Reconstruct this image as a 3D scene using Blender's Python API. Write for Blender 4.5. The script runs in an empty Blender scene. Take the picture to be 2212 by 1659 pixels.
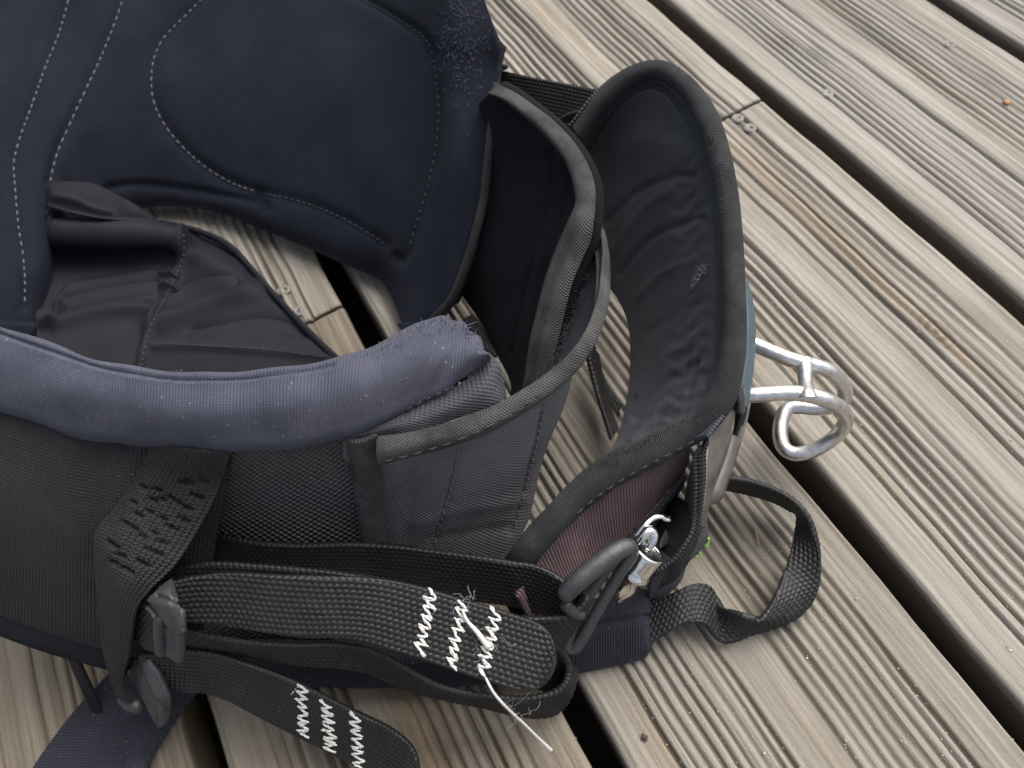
import bpy, math, random
import numpy as np
from mathutils import Vector, Euler
from mathutils.bvhtree import BVHTree
random.seed(7); rng = np.random.default_rng(7)
C = bpy.context.scene.collection
sc = bpy.context.scene
R = math.radians

# ---------------------------------------------------------------- camera
H = 0.33                                     # lens height above the deck, metres
ROT = (R(30.485), R(6.386), R(61.441))
cam = bpy.data.cameras.new('camera'); co = bpy.data.objects.new('camera', cam); C.objects.link(co)
co.location = (0, 0, H); co.rotation_euler = ROT
cam.sensor_width = 36; cam.lens = 36*2281.39/3024; cam.clip_start = .01; cam.clip_end = 200
cam.dof.use_dof = True; cam.dof.focus_distance = .275; cam.dof.aperture_fstop = 16.0
sc.camera = co
CAM = np.array([0, 0, H]); M = np.array(Euler(ROT).to_matrix()); FD = 2281.39*2212/3024

# ---------------------------------------------------------------- light
def deckpt(px, py, z=0.):
    d = M @ np.array([(px-1106)/FD, -(py-829.5)/FD, -1.]); return CAM + d*((z-H)/d[2])
SUN_EL = 56
_v = deckpt(2212, -250) - deckpt(1106, 829); SUN_AZ = math.atan2(_v[1], _v[0])
w = bpy.data.worlds.new('World'); sc.world = w; w.use_nodes = True
nt = w.node_tree; bg = nt.nodes['Background']; sky = nt.nodes.new('ShaderNodeTexSky')
sky.sky_type = 'NISHITA'; sky.sun_disc = False; sky.sun_elevation = R(SUN_EL); sky.sun_rotation = math.pi/2 - SUN_AZ
sky.air_density = 1.0; sky.dust_density = 6.0; sky.ozone_density = 1.0
hs = nt.nodes.new('ShaderNodeHueSaturation'); hs.inputs['Saturation'].default_value = .5   # thin overcast greys the sky
nt.links.new(sky.outputs[0], hs.inputs['Color']); nt.links.new(hs.outputs[0], bg.inputs[0]); bg.inputs[1].default_value = .122
sl = bpy.data.lights.new('sun', 'SUN'); so = bpy.data.objects.new('sun', sl); C.objects.link(so)
sl.energy = 1.6; sl.angle = R(55); sl.color = (1, .965, .91)
sd = Vector((math.cos(SUN_AZ)*math.cos(R(SUN_EL)), math.sin(SUN_AZ)*math.cos(R(SUN_EL)), math.sin(R(SUN_EL))))
so.rotation_euler = sd.to_track_quat('Z', 'Y').to_euler()
vs = sc.view_settings; vs.view_transform = 'Standard'; vs.look = 'None'; vs.exposure = 0.68; vs.gamma = 1

# ---------------------------------------------------------------- geometry helpers
def P(p):                                    # (x, y, height) read off the photo -> a point in the world
    if isinstance(p, np.ndarray): return p
    return deckpt(p[0], p[1], p[2])
def V(px, py, z, z2, dx=0, dy=0):            # the point straight below/above it at height z2
    q = deckpt(px, py, z).copy(); q[2] = z2; q[0] += dx; q[1] += dy; return q
def proj(X):
    q = (np.asarray(X)-CAM) @ M; return np.stack([1106 - q[..., 0]/q[..., 2]*FD, 829.5 + q[..., 1]/q[..., 2]*FD], -1)
def spline(pts, n, mode='idx', ends=None):   # Catmull-Rom through pts
    pts = np.asarray(pts, float); m = len(pts)
    if m == 1: return np.repeat(pts, n, 0)
    if mode == 'arc':
        a = spline(pts, max(200, 16*m)); s = np.r_[0, np.cumsum(np.linalg.norm(np.diff(a, axis=0), axis=1))]
        t = np.linspace(0, s[-1], n); return np.stack([np.interp(t, s, a[:, k]) for k in range(a.shape[1])], -1)
    t = np.linspace(0, m-1, n); i = np.minimum(t.astype(int), m-2); f = (t-i)[:, None]
    e = np.concatenate([[2*pts[0]-pts[1]], pts, [2*pts[-1]-pts[-2]]])
    p0, p1, p2, p3 = e[i], e[i+1], e[i+2], e[i+3]
    return .5*((2*p1) + (p2-p0)*f + (2*p0-5*p1+4*p2-p3)*f*f + (3*p1-p0-3*p2+p3)*f**3)
def loft(rows, nu, nv, lin=False):
    rows = [[P(p) for p in r] for r in rows]
    same = len({len(r) for r in rows}) == 1
    rr = np.array([spline(r, nu, 'idx' if same else 'arc') for r in rows])
    if lin:
        t = np.linspace(0, len(rows)-1, nv); i = np.minimum(t.astype(int), len(rows)-2); f = (t-i)[:, None, None]
        return rr[i]*(1-f) + rr[i+1]*f
    return np.stack([spline(rr[:, k], nv) for k in range(nu)], 1)
def gnormals(G):
    du = np.gradient(G, axis=1); dv = np.gradient(G, axis=0); n = np.cross(du, dv)
    l = np.linalg.norm(n, axis=2, keepdims=True); return n/np.maximum(l, 1e-12)
def polydist(G, poly, extra=24):             # distance, in photo pixels, of surface points to a traced line
    q = proj(G).reshape(-1, 2); pl = spline(np.array([p[:2] for p in poly], float), extra*len(poly), 'arc')
    out = np.empty(len(q))
    for a in range(0, len(q), 4000):
        out[a:a+4000] = np.sqrt(((q[a:a+4000, None]-pl[None])**2).sum(2).min(1))
    return out.reshape(G.shape[:2])
class Mesh:
    def __init__(s): s.v = []; s.f = []; s.uv = []; s.n = 0
    def add(s, v, f, uv=None):
        v = np.asarray(v, float).reshape(-1, 3); f = np.asarray(f, int).reshape(-1, 4)
        s.v.append(v); s.f.append(f+s.n); s.uv.append(np.zeros((len(v), 2)) if uv is None else np.asarray(uv, float).reshape(-1, 2)); s.n += len(v)
    def build(s, name, mat, parent=None, label=None, kind=None, smooth=True):
        v = np.concatenate(s.v); f = np.concatenate(s.f); uv = np.concatenate(s.uv)
        me = bpy.data.meshes.new(name); me.vertices.add(len(v)); me.vertices.foreach_set('co', v.ravel())
        me.loops.add(f.size); me.loops.foreach_set('vertex_index', f.ravel())
        me.polygons.add(len(f)); me.polygons.foreach_set('loop_start', np.arange(0, f.size, 4)); me.polygons.foreach_set('loop_total', np.full(len(f), 4))
        me.polygons.foreach_set('use_smooth', np.full(len(f), smooth))
        ul = me.uv_layers.new(name='UVMap'); ul.data.foreach_set('uv', uv[f.ravel()].ravel())
        me.update(calc_edges=True); me.validate()
        me.materials.append(mat)
        o = bpy.data.objects.new(name, me); C.objects.link(o)
        if parent: o.parent = parent
        if label: o['label'] = label
        if kind: o['kind'] = kind
        return o
def quads(nv, nu, closed_u=False):
    a = np.arange(nv*nu).reshape(nv, nu)
    if closed_u: a = np.concatenate([a, a[:, :1]], 1)
    return np.stack([a[:-1, :-1], a[:-1, 1:], a[1:, 1:], a[1:, :-1]], -1).reshape(-1, 4)
class Surf:                                  # keeps a built surface so that stitches and tapes can be laid on it
    def __init__(s, G):
        s.G = G; s.t = BVHTree.FromPolygons([Vector(p) for p in G.reshape(-1, 3)], [tuple(q) for q in quads(*G.shape[:2])])
    def hit(s, px, py):
        d = M @ np.array([(px-1106)/FD, -(py-829.5)/FD, -1.]); d /= np.linalg.norm(d)
        l, n, i, t = s.t.ray_cast(Vector(CAM), Vector(d))
        if l is None:
            l, n, i, t = s.t.find_nearest(Vector(CAM + d*float(np.linalg.norm(s.G.mean((0, 1))-CAM))))
        n = np.array(n); l = np.array(l)
        if n @ (CAM-l) < 0: n = -n
        return l, n
def grid_solid(m, F, B, uv):                 # closed body between a front and a back grid
    nv, nu = F.shape[:2]; q = quads(nv, nu); n = nv*nu
    a = np.arange(n).reshape(nv, nu)
    loop = np.r_[a[0, :-1], a[:-1, -1], a[-1, :0:-1], a[:0:-1, 0]]; l2 = np.roll(loop, -1)
    rim = np.stack([l2, loop, loop+n, l2+n], -1)
    c = q[len(q)//2]; FV = F.reshape(-1, 3); nn = np.cross(FV[c[1]]-FV[c[0]], FV[c[3]]-FV[c[0]]); dirn = (F-B).reshape(-1, 3)[c[0]]
    f = np.concatenate([q, q[:, ::-1]+n, rim])
    if nn @ dirn < 0: f = f[:, ::-1]
    m.add(np.concatenate([FV, B.reshape(-1, 3)]), f, np.concatenate([uv.reshape(-1, 2)]*2))
def guv(G):
    du = np.linalg.norm(np.diff(G, axis=1), axis=2).mean(0); dv = np.linalg.norm(np.diff(G, axis=0), axis=2).mean(1)
    u = np.r_[0, np.cumsum(du)]; v = np.r_[0, np.cumsum(dv)]
    return np.stack(np.broadcast_arrays(u[None, :], v[:, None]), -1)
def sheet(name, rows, nu, nv, th, mat, parent, grooves=(), fn=None, lin=False, label=None, edge=0.0, towards=True):
    G = loft(rows, nu, nv, lin); n = gnormals(G)
    cen = G[nv//2, nu//2]
    if (n[nv//2, nu//2] @ (CAM-cen) < 0) == towards: n = -n
    d = np.zeros(G.shape[:2])
    for poly, dep, wd in grooves: d -= dep*np.exp(-(polydist(G, poly)/wd)**2)
    if fn is not None: d += fn(G)
    if edge:                                 # rounded rim
        t = np.linspace(0, 1, nv)[:, None]; s = np.linspace(0, 1, nu)[None]
        k = np.minimum(np.minimum(t, 1-t)*nv, np.minimum(s, 1-s)*nu)/edge
        d -= th*.45*np.clip(1-k, 0, 1)**2
    F = G + n*d[..., None]; B = G - n*(th - (np.minimum(d, 0) if edge else 0)*0)[..., None] if np.ndim(th) else G - n*th
    m = Mesh(); grid_solid(m, F, B, guv(G)); o = m.build(name, mat, parent, label)
    return o, Surf(F)
def weave_h(u, v, pu=.0022, pv=.00185, amp=.0007, stag=.5):
    row = np.floor(v/pv); fu = np.mod(u/pu + stag*np.mod(row, 2), 1)-.5; fv = np.mod(v/pv, 1)-.5
    return amp*np.clip(1-(fu/.54)**2-(fv/.60)**2, 0, 1)**.55
def strap(name, A, B, mat, parent, th=.0016, step=.00037, weave=True, bulge=0., label=None, pu=.0022, pv=.00185, amp=.0007, stag=.5, kind=None):
    A = np.array([P(p) for p in A]); B = np.array([P(p) for p in B]); m = 500
    a = spline(A, m); b = spline(B, m); c = (a+b)/2
    s = np.r_[0, np.cumsum(np.linalg.norm(np.diff(c, axis=0), axis=1))]; wd = float(np.median(np.linalg.norm(a-b, axis=1)))
    nu = max(12, int(s[-1]/step)); nv = max(6, int(wd/step)); t = np.linspace(0, s[-1], nu)
    a = np.stack([np.interp(t, s, a[:, k]) for k in range(3)], -1); b = np.stack([np.interp(t, s, b[:, k]) for k in range(3)], -1)
    x = np.linspace(0, 1, nv)[:, None]
    G = a[None]*(1-x[..., None]) + b[None]*x[..., None]; n = gnormals(G)
    for k in range(1, nu):                   # keep the normals from flipping where the strap twists
        pass
    if n[nv//2, nu//2] @ (CAM-G[nv//2, nu//2]) < 0: n = -n
    W = np.linalg.norm(a-b, axis=1)[None]; u = np.broadcast_to(t[None], (nv, nu)); v = (x-.5)*W
    h = weave_h(u, v+1., pu, pv, amp, stag) if weave else np.zeros((nv, nu))
    G = G + n*(bulge*(1-(2*x-1)**2))[..., None]
    rnd = np.minimum(1, np.minimum(x, 1-x)*W/.0009); tt = th/2*np.sqrt(np.clip(1-(1-rnd)**2, .05, 1))
    me = Mesh(); uv = np.stack([u, np.broadcast_to(v, (nv, nu))], -1)
    grid_solid(me, G+n*(tt+h)[..., None], G-n*(tt+h)[..., None], uv)
    o = me.build(name, mat, parent, label, kind)
    return o, Surf(G+n*(tt+h)[..., None])
def tube_geo(pts, r, seg=10, closed=False, flat=1.0, up=None):
    pts = np.asarray(pts, float); n = len(pts); r = np.broadcast_to(np.asarray(r, float), (n,))
    T = (np.roll(pts, -1, 0)-np.roll(pts, 1, 0)) if closed else np.gradient(pts, axis=0)
    T /= np.maximum(np.linalg.norm(T, axis=1, keepdims=True), 1e-12)
    N = np.zeros_like(T); a = np.array([0, 0, 1.]) if up is None else up
    if abs(a @ T[0]) > .95: a = np.array([1., 0, 0])
    N[0] = a - T[0]*(a @ T[0]); N[0] /= np.linalg.norm(N[0])
    for i in range(1, n):
        q = N[i-1] - T[i]*(N[i-1] @ T[i]); N[i] = q/max(np.linalg.norm(q), 1e-12)
    Bn = np.cross(T, N); th = np.linspace(0, 2*np.pi, seg, endpoint=False)
    ring = pts[:, None] + r[:, None, None]*(N[:, None]*np.sin(th)[None, :, None]*flat + Bn[:, None]*np.cos(th)[None, :, None])
    s = np.r_[0, np.cumsum(np.linalg.norm(np.diff(pts, axis=0), axis=1))]
    uv = np.stack(np.broadcast_arrays(s[:, None], (th*r.mean())[None]), -1)
    if closed:
        ring = np.concatenate([ring, ring[:1]]); uv = np.concatenate([uv, uv[-1:]])
    return ring.reshape(-1, 3), quads(len(ring), seg, True), uv.reshape(-1, 2)
def endtaper(n, k=4):
    f = np.ones(n)
    for i in range(k):
        e = math.sqrt(max(0, 1-(1-i/k)**2)); f[i] = min(f[i], max(e, .02)); f[n-1-i] = min(f[n-1-i], max(e, .02))
    return f
def tube(name, pts, r, mat, parent, n=60, seg=10, closed=False, flat=1., label=None, smoothpts=True, up=None, taper=True):
    q = np.array([P(p) for p in pts])
    if closed: q2 = np.concatenate([q[-2:], q, q[:2]]); q2 = spline(q2, n*3); k = len(q2); a = int(round(k*2/(len(q)+3))); b = int(round(k*(len(q)+2)/(len(q)+3))); q = q2[a:b]
    else: q = spline(q, n, 'arc')
    rr = np.interp(np.linspace(0, 1, len(q)), np.linspace(0, 1, len(np.atleast_1d(r))), np.atleast_1d(r))
    if taper and not closed: 
        s = np.r_[0, np.cumsum(np.linalg.norm(np.diff(q, axis=0), axis=1))]; e = np.minimum(s, s[-1]-s); f = np.clip(e/rr, 0, 1); rr = rr*np.maximum(np.sqrt(1-(1-f)**2), .03)
    m = Mesh(); m.add(*tube_geo(q, rr, seg, closed, flat, up)); return m.build(name, mat, parent, label)
def stitches(name, S, poly, mat, parent, L=.0032, gap=.0016, r=.00042, lift=.0, label=None, jit=.1):
    n = max(40, 12*len(poly)); pl = spline(np.array(poly, float)[:, :2], n, 'arc'); hp = [S.hit(*p) for p in pl]
    X = np.array([h[0] for h in hp]); Nn = np.array([h[1] for h in hp])
    s = np.r_[0, np.cumsum(np.linalg.norm(np.diff(X, axis=0), axis=1))]; m = Mesh(); t = 0
    while t < s[-1]-L*.5:
        l = L*(1+jit*rng.normal()); tt = np.linspace(t, min(t+l, s[-1]), 7)
        c = np.stack([np.interp(tt, s, X[:, k]) for k in range(3)], -1); nn = np.stack([np.interp(tt, s, Nn[:, k]) for k in range(3)], -1)
        arch = np.array([-.9, .3, .75, .85, .75, .3, -.9])*r + lift
        m.add(*tube_geo(c+nn*arch[:, None], r*np.array([.5, .9, 1, 1, 1, .9, .5]), 6)); t += l+gap*(1+jit*rng.normal())
    return m.build(name, mat, parent, label, 'stuff')
def thing(name, label=None, cat=None, loc=(0, 0, 0), kind=None, parent=None):
    o = bpy.data.objects.new(name, None); C.objects.link(o); o.empty_display_size = .05
    if label: o['label'] = label
    if cat: o['category'] = cat
    if kind: o['kind'] = kind
    if parent: o.parent = parent
    return o

# ---------------------------------------------------------------- materials
class NB:
    def __init__(s, name):
        s.m = bpy.data.materials.new(name); s.m.use_nodes = True; s.t = s.m.node_tree; s.b = s.t.nodes['Principled BSDF']
    def n(s, typ, **k):
        x = s.t.nodes.new(typ)
        for a, b in k.items(): setattr(x, a, b)
        return x
    def set(s, sock, val):
        if isinstance(val, (int, float)): sock.default_value = val
        elif isinstance(val, tuple): sock.default_value = val if len(val) == len(sock.default_value) else (*val, 1)[:len(sock.default_value)]
        else: s.t.links.new(val, sock)
    def op(s, o, a, b=0., c=None):
        x = s.n('ShaderNodeMath', operation=o); s.set(x.inputs[0], a); s.set(x.inputs[1], b)
        if c is not None: s.set(x.inputs[2], c)
        return x.outputs[0]
    def uv(s):
        x = s.n('ShaderNodeSeparateXYZ'); s.t.links.new(s.n('ShaderNodeTexCoord').outputs['UV'], x.inputs[0]); return x.outputs[0], x.outputs[1]
    def noise(s, scale, det=4, rough=.6, vec=None, out=0, dist=0.):
        x = s.n('ShaderNodeTexNoise'); x.inputs['Scale'].default_value = scale; x.inputs['Detail'].default_value = det; x.inputs['Roughness'].default_value = rough; x.inputs['Distortion'].default_value = dist
        if vec is None: vec = s.n('ShaderNodeTexCoord').outputs['Object']
        s.t.links.new(vec, x.inputs['Vector']); return x.outputs[out]
    def ramp(s, f, a, b):
        x = s.n('ShaderNodeMapRange'); s.set(x.inputs[0], f); x.inputs[1].default_value = a; x.inputs[2].default_value = b; return x.outputs[0]
    def mix(s, f, a, b, blend='MIX'):
        x = s.n('ShaderNodeMix', data_type='RGBA', blend_type=blend); s.set(x.inputs[0], f); s.set(x.inputs[6], a); s.set(x.inputs[7], b); return x.outputs[2]
    def bump(s, h, dist, strength=1., nrm=None):
        x = s.n('ShaderNodeBump'); x.inputs['Strength'].default_value = strength; x.inputs['Distance'].default_value = dist; s.set(x.inputs['Height'], h)
        if nrm is not None: s.t.links.new(nrm, x.inputs['Normal'])
        s.t.links.new(x.outputs[0], s.b.inputs['Normal']); return x.outputs[0]
TAU = 2*math.pi
def fabric(name, col, pat='plain', su=.001, sv=.001, dist=.0002, rough=.8, spec=.35, sheen=.0, wear=None, wearamt=(.55, .75), wscale=60, specks=0., fuzz=.0, strength=1.):
    B = NB(name); u, v = B.uv(); p = None
    if pat == 'plain': p = B.op('MULTIPLY', B.op('SINE', B.op('MULTIPLY', u, math.pi/su)), B.op('SINE', B.op('MULTIPLY', v, math.pi/sv)))
    elif pat == 'twill': p = B.op('SINE', B.op('ADD', B.op('MULTIPLY', u, TAU/su), B.op('MULTIPLY', v, TAU/sv)))
    elif pat == 'herring': p = B.op('SINE', B.op('ADD', B.op('MULTIPLY', u, TAU/su), B.op('MULTIPLY', B.op('PINGPONG', v, sv), TAU/su)))
    elif pat == 'rib': p = B.op('ADD', B.op('SINE', B.op('MULTIPLY', u, TAU/su)), B.op('MULTIPLY', B.op('SINE', B.op('MULTIPLY', v, TAU/sv)), .35))
    elif pat == 'mesh':
        a = B.op('SINE', B.op('MULTIPLY', u, TAU/su)); row = B.op('SINE', B.op('ADD', B.op('MULTIPLY', v, TAU/sv), B.op('MULTIPLY', a, 1.2)))
        hole = B.op('GREATER_THAN', B.noise(480, 1), .60); p = B.op('SUBTRACT', B.op('ADD', a, B.op('MULTIPLY', row, .6)), B.op('MULTIPLY', hole, 2.5))
    nz = B.noise(2600, 3, .7)
    h = B.op('MULTIPLY', B.op('SUBTRACT', nz, .5), 2.*max(fuzz, .25)); h = B.op('ADD', p, h) if p is not None else h
    B.bump(h, dist, strength)
    big = B.noise(35, 5, .6)
    c = B.mix(B.ramp(big, .3, .7), tuple(x*.8 for x in col), tuple(x*1.2 for x in col))
    if wear: c = B.mix(B.op('MULTIPLY', B.ramp(B.op('ADD', B.noise(wscale, 6, .7), B.op('MULTIPLY', nz, .25)), *wearamt), .8), c, wear)
    if specks: c = B.mix(B.op('MULTIPLY', B.op('GREATER_THAN', B.noise(900, 0), .87-.04*specks), .55), c, (.28, .28, .3))
    B.set(B.b.inputs['Base Color'], c); B.b.inputs['Roughness'].default_value = rough; B.b.inputs['Specular IOR Level'].default_value = spec
    B.b.inputs['Sheen Weight'].default_value = sheen; B.b.inputs['Sheen Roughness'].default_value = .45; B.b.inputs['Sheen Tint'].default_value = (.75, .8, 1, 1)
    return B.m
def solid(name, col, rough=.5, metal=0., spec=.5, bump=.0, scale=300, scr=0.):
    B = NB(name); B.b.inputs['Metallic'].default_value = metal; B.b.inputs['Specular IOR Level'].default_value = spec
    n = B.noise(scale, 5, .65); B.set(B.b.inputs['Base Color'], B.mix(B.ramp(n, .3, .75), tuple(x*.8 for x in col), tuple(min(1, x*1.15) for x in col)))
    B.set(B.b.inputs['Roughness'], B.op('ADD', rough-.08, B.op('MULTIPLY', n, .16+scr)))
    if bump: B.bump(n, bump)
    return B.m
NEO = fabric('navy_neoprene', (.026, .025, .036), 'rib', .0011, .0009, .00016, .85, .2, .05, (.06, .06, .078), (.66, .88), 45, specks=.3, fuzz=.5)
NEOW = fabric('faded_neoprene', (.066, .069, .094), 'rib', .0011, .0009, .00009, .9, .2, .06, (.095, .098, .13), (.55, .85), 60, specks=1., fuzz=.6)
LIN = fabric('lining_neoprene', (.0105, .0125, .0215), 'twill', .0009, .0009, .00012, .9, .15, .03, (.019, .0215, .034), (.58, .85), 30, fuzz=.5)
INN = fabric('dark_lining', (.006, .0065, .009), 'twill', .0009, .0009, .0001, .9, .15, .02, None, fuzz=.5)
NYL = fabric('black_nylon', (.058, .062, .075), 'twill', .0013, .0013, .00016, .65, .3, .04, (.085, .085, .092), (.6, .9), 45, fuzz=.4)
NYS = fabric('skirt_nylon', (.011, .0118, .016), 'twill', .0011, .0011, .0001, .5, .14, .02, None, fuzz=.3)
COR = fabric('grey_cordura', (.132, .132, .142), 'plain', .0009, .0009, .00028, .7, .3, .05, (.19, .19, .198), (.6, .9), 40, fuzz=.4)
BAL = fabric('ballistic_weave', (.105, .105, .107), 'plain', .0016, .0014, .0011, .5, .4, .0, None, fuzz=.2)
TAPE = fabric('binding_twill', (.034, .035, .0335), 'herring', .0010, .0035, .00015, .75, .3, .04, (.10, .10, .095), (.55, .85), 70, fuzz=.6)
TAPF = fabric('frayed_twill', (.027, .028, .028), 'twill', .0008, .0026, .00010, .85, .2, .05, (.06, .06, .06), (.55, .85), 80, fuzz=1.6)
WEB = fabric('black_webbing', (.0125, .0125, .0132), None, dist=.00008, rough=.45, spec=.4, wear=(.026, .026, .026), wearamt=(.6, .9), wscale=90, fuzz=.6)
CAPM = fabric('dark_cordura', (.050, .051, .058), 'plain', .0009, .0009, .0002, .7, .3, .05, (.08, .08, .086), (.6, .9), 40, fuzz=.4)
MSH = fabric('elastic_mesh', (.045, .044, .045), 'mesh', .0014, .0013, .0009, .8, .25, .03, (.07, .069, .069), (.6, .9), 50, specks=.1, fuzz=.6)
VEL = fabric('velcro_loop', (.045, .045, .052), None, dist=.0012, rough=.95, spec=.15, sheen=.1, fuzz=2.)
MAR = fabric('maroon_webbing', (.130, .086, .094), 'rib', .0013, .0012, .00022, .75, .25, .05, (.23, .155, .16), (.6, .9), 60, fuzz=.4)
PLA = solid('black_plastic', (.036, .037, .040), .34, 0, .6, .0003, 500, .2)
WHT = solid('white_thread', (.72, .70, .66), .8, 0, .3, .0003, 1500)
GTH = solid('grey_thread', (.16, .16, .17), .8, 0, .3, .0002, 1500)
DTH = solid('dark_thread', (.03, .031, .038), .8, 0, .3, .0002, 1500)
STEEL = solid('stainless_steel', (.74, .73, .72), .25, 1., .5, .00012, 420, .18)
CHROME = solid('chrome', (.84, .83, .81), .16, 1., .5, .0001, 260)
WHT = solid('white_thread', (.72, .70, .66), .8, 0, .3, .0003, 1500)
GTH = solid('grey_thread', (.16, .16, .17), .8, 0, .3, .0002, 1500)
DTH = solid('dark_thread', (.045, .046, .055), .8, 0, .3, .0002, 1500)
TEAL = solid('teal_rubber', (.065, .098, .115), .6, 0, .4, .0003, 500)
PLATE = solid('brushed_dark_plate', (.30, .285, .27), .34, .85, .5, .0002, 200)
LIME = solid('lime_plastic', (.20, .34, .10), .45)
SCREW = solid('screw_metal', (.21, .20, .18), .6, .3, .5, .0002, 700)
# ---------------------------------------------------------------- deck
Y0, PITCH, GAP = H*1.29086, -H*.42419, .0110
def line_y(k): return Y0 + k*PITCH
B = NB('weathered_wood'); tc = B.n('ShaderNodeTexCoord').outputs['Object']
oi = B.n('ShaderNodeObjectInfo').outputs['Random']; off = B.n('ShaderNodeCombineXYZ'); B.set(off.inputs[0], B.op('MULTIPLY', oi, 37.)); B.set(off.inputs[1], B.op('MULTIPLY', oi, 11.)); 
va = B.n('ShaderNodeVectorMath', operation='ADD'); B.t.links.new(tc, va.inputs[0]); B.t.links.new(off.outputs[0], va.inputs[1])
def stretch(sx, sy, sz=1):
    mp = B.n('ShaderNodeVectorMath', operation='MULTIPLY'); B.t.links.new(va.outputs[0], mp.inputs[0]); mp.inputs[1].default_value = (sx, sy, sz); return mp.outputs[0]
g1 = B.noise(1., 6, .62, stretch(9, 110, 110), dist=.6); g2 = B.noise(1., 4, .6, stretch(7, 520, 520), dist=.4); g3 = B.noise(1., 3, .5, stretch(3, 16, 16)); g4 = B.noise(900, 3, .7)
c = B.mix(B.ramp(g1, .32, .7), (.196, .178, .150), (.348, .327, .291))
c = B.mix(B.op('MULTIPLY', B.ramp(g3, .42, .68), .55), c, (.36, .342, .31))
c = B.mix(B.op('MULTIPLY', B.ramp(g2, .50, .68), .62), c, (.165, .135, .098))
c = B.mix(B.op('MULTIPLY', B.ramp(B.noise(1., 4, .6, stretch(2.2, 40, 40)), .60, .72), .45), c, (.33, .225, .125))
sep = B.n('ShaderNodeSeparateXYZ'); B.t.links.new(tc, sep.inputs[0])
dirt = B.op('MULTIPLY', B.ramp(B.op('ADD', sep.outputs[2], B.op('MULTIPLY', B.op('SUBTRACT', g4, .5), .0012)), -.0006, -.0019), .5)   # silt and algae that settled in the grooves
c = B.mix(dirt, c, (.075, .062, .045))
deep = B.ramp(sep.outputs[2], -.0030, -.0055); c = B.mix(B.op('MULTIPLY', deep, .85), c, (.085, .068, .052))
stain = B.op('MULTIPLY', B.ramp(B.noise(14, 4, .6), .64, .78), .6); c = B.mix(stain, c, (.14, .135, .135))
c = B.mix(1., c, B.n('ShaderNodeObjectInfo').outputs['Color'], 'MULTIPLY')   # per-board tint, with soft shade painted into the lower-left boards
pos = B.n('ShaderNodeNewGeometry').outputs['Position']
def near(px, py, rx, ry):                    # 1 at a spot on the deck, fading out over rx (along the grain) and ry (across it)
    q = deckpt(px, py); s = B.n('ShaderNodeVectorMath', operation='SUBTRACT'); B.t.links.new(pos, s.inputs[0]); s.inputs[1].default_value = tuple(q)
    k = B.n('ShaderNodeVectorMath', operation='MULTIPLY'); B.t.links.new(s.outputs[0], k.inputs[0]); k.inputs[1].default_value = (1/rx, 1/ry, 0)
    l = B.n('ShaderNodeVectorMath', operation='LENGTH'); B.t.links.new(k.outputs[0], l.inputs[0]); return l.outputs['Value']
for px, py, rx, ry in ((940, 1588, .030, .012), (2022, 716, .016, .008), (300, 1640, .02, .009), (1700, 90, .014, .007)):   # knots
    d = B.op('ADD', near(px, py, rx, ry), B.op('MULTIPLY', B.op('SUBTRACT', g1, .5), .5))
    ring = B.op('ADD', .5, B.op('MULTIPLY', B.op('SINE', B.op('MULTIPLY', d, 22.)), .5))
    c = B.mix(B.op('MULTIPLY', B.op('MULTIPLY', ring, B.ramp(d, 1.1, .3)), .65), c, (.13, .098, .066))
for px, py, rx, ry in ((1765, 118, .016, .007), (1880, 78, .030, .010), (1600, 268, .010, .005)):                              # grey mildew stains
    c = B.mix(B.op('MULTIPLY', B.ramp(B.op('ADD', near(px, py, rx, ry), B.op('MULTIPLY', B.op('SUBTRACT', g4, .5), 2.)), 1., .2), .5), c, (.10, .10, .105))
B.set(B.b.inputs['Base Color'], c); B.b.inputs['Roughness'].default_value = .78; B.b.inputs['Specular IOR Level'].default_value = .25
B.bump(B.op('ADD', B.op('MULTIPLY', g2, .7), B.op('ADD', B.op('MULTIPLY', g4, .5), B.op('MULTIPLY', g1, .5))), .0007)
WOOD = B.m

deck = thing('deck', kind='structure')
def board_profile(wd, seed):
    r = np.random.default_rng(seed); N = 230; y = np.linspace(0, 1, N); z = np.zeros(N); xx = y*wd
    ed = .0135 + .004*r.random(); mid = .006+.003*r.random(); m0 = wd/2-mid; m1 = wd/2+mid
    ng = int(r.integers(8, 10))
    for a, b in ((ed, m0), (m1, wd-ed)):
        p = (b-a)/ng
        for i in range(ng):
            cy = a+(i+.5)*p + r.normal()*.00025; dep = .00155*(1+.25*r.normal()); hw = p*.25*(1+.2*r.normal())
            z -= dep*np.clip(1-((xx-cy)/hw)**2, 0, 1)**.8
            z -= .0004*np.exp(-((xx-cy)/(p*.42))**2)
    z += .00022*np.interp(xx, np.linspace(0, wd, 90), r.normal(size=90)); ra, rb = .0045, .0022                       # the two long arrises
    z -= np.where(xx < ra, ra-np.sqrt(np.maximum(ra**2-(ra-xx)**2, 0)), 0)
    q = wd-xx; z -= np.where(q < rb, rb-np.sqrt(np.maximum(rb**2-(rb-q)**2, 0)), 0)
    return xx, z
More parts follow.
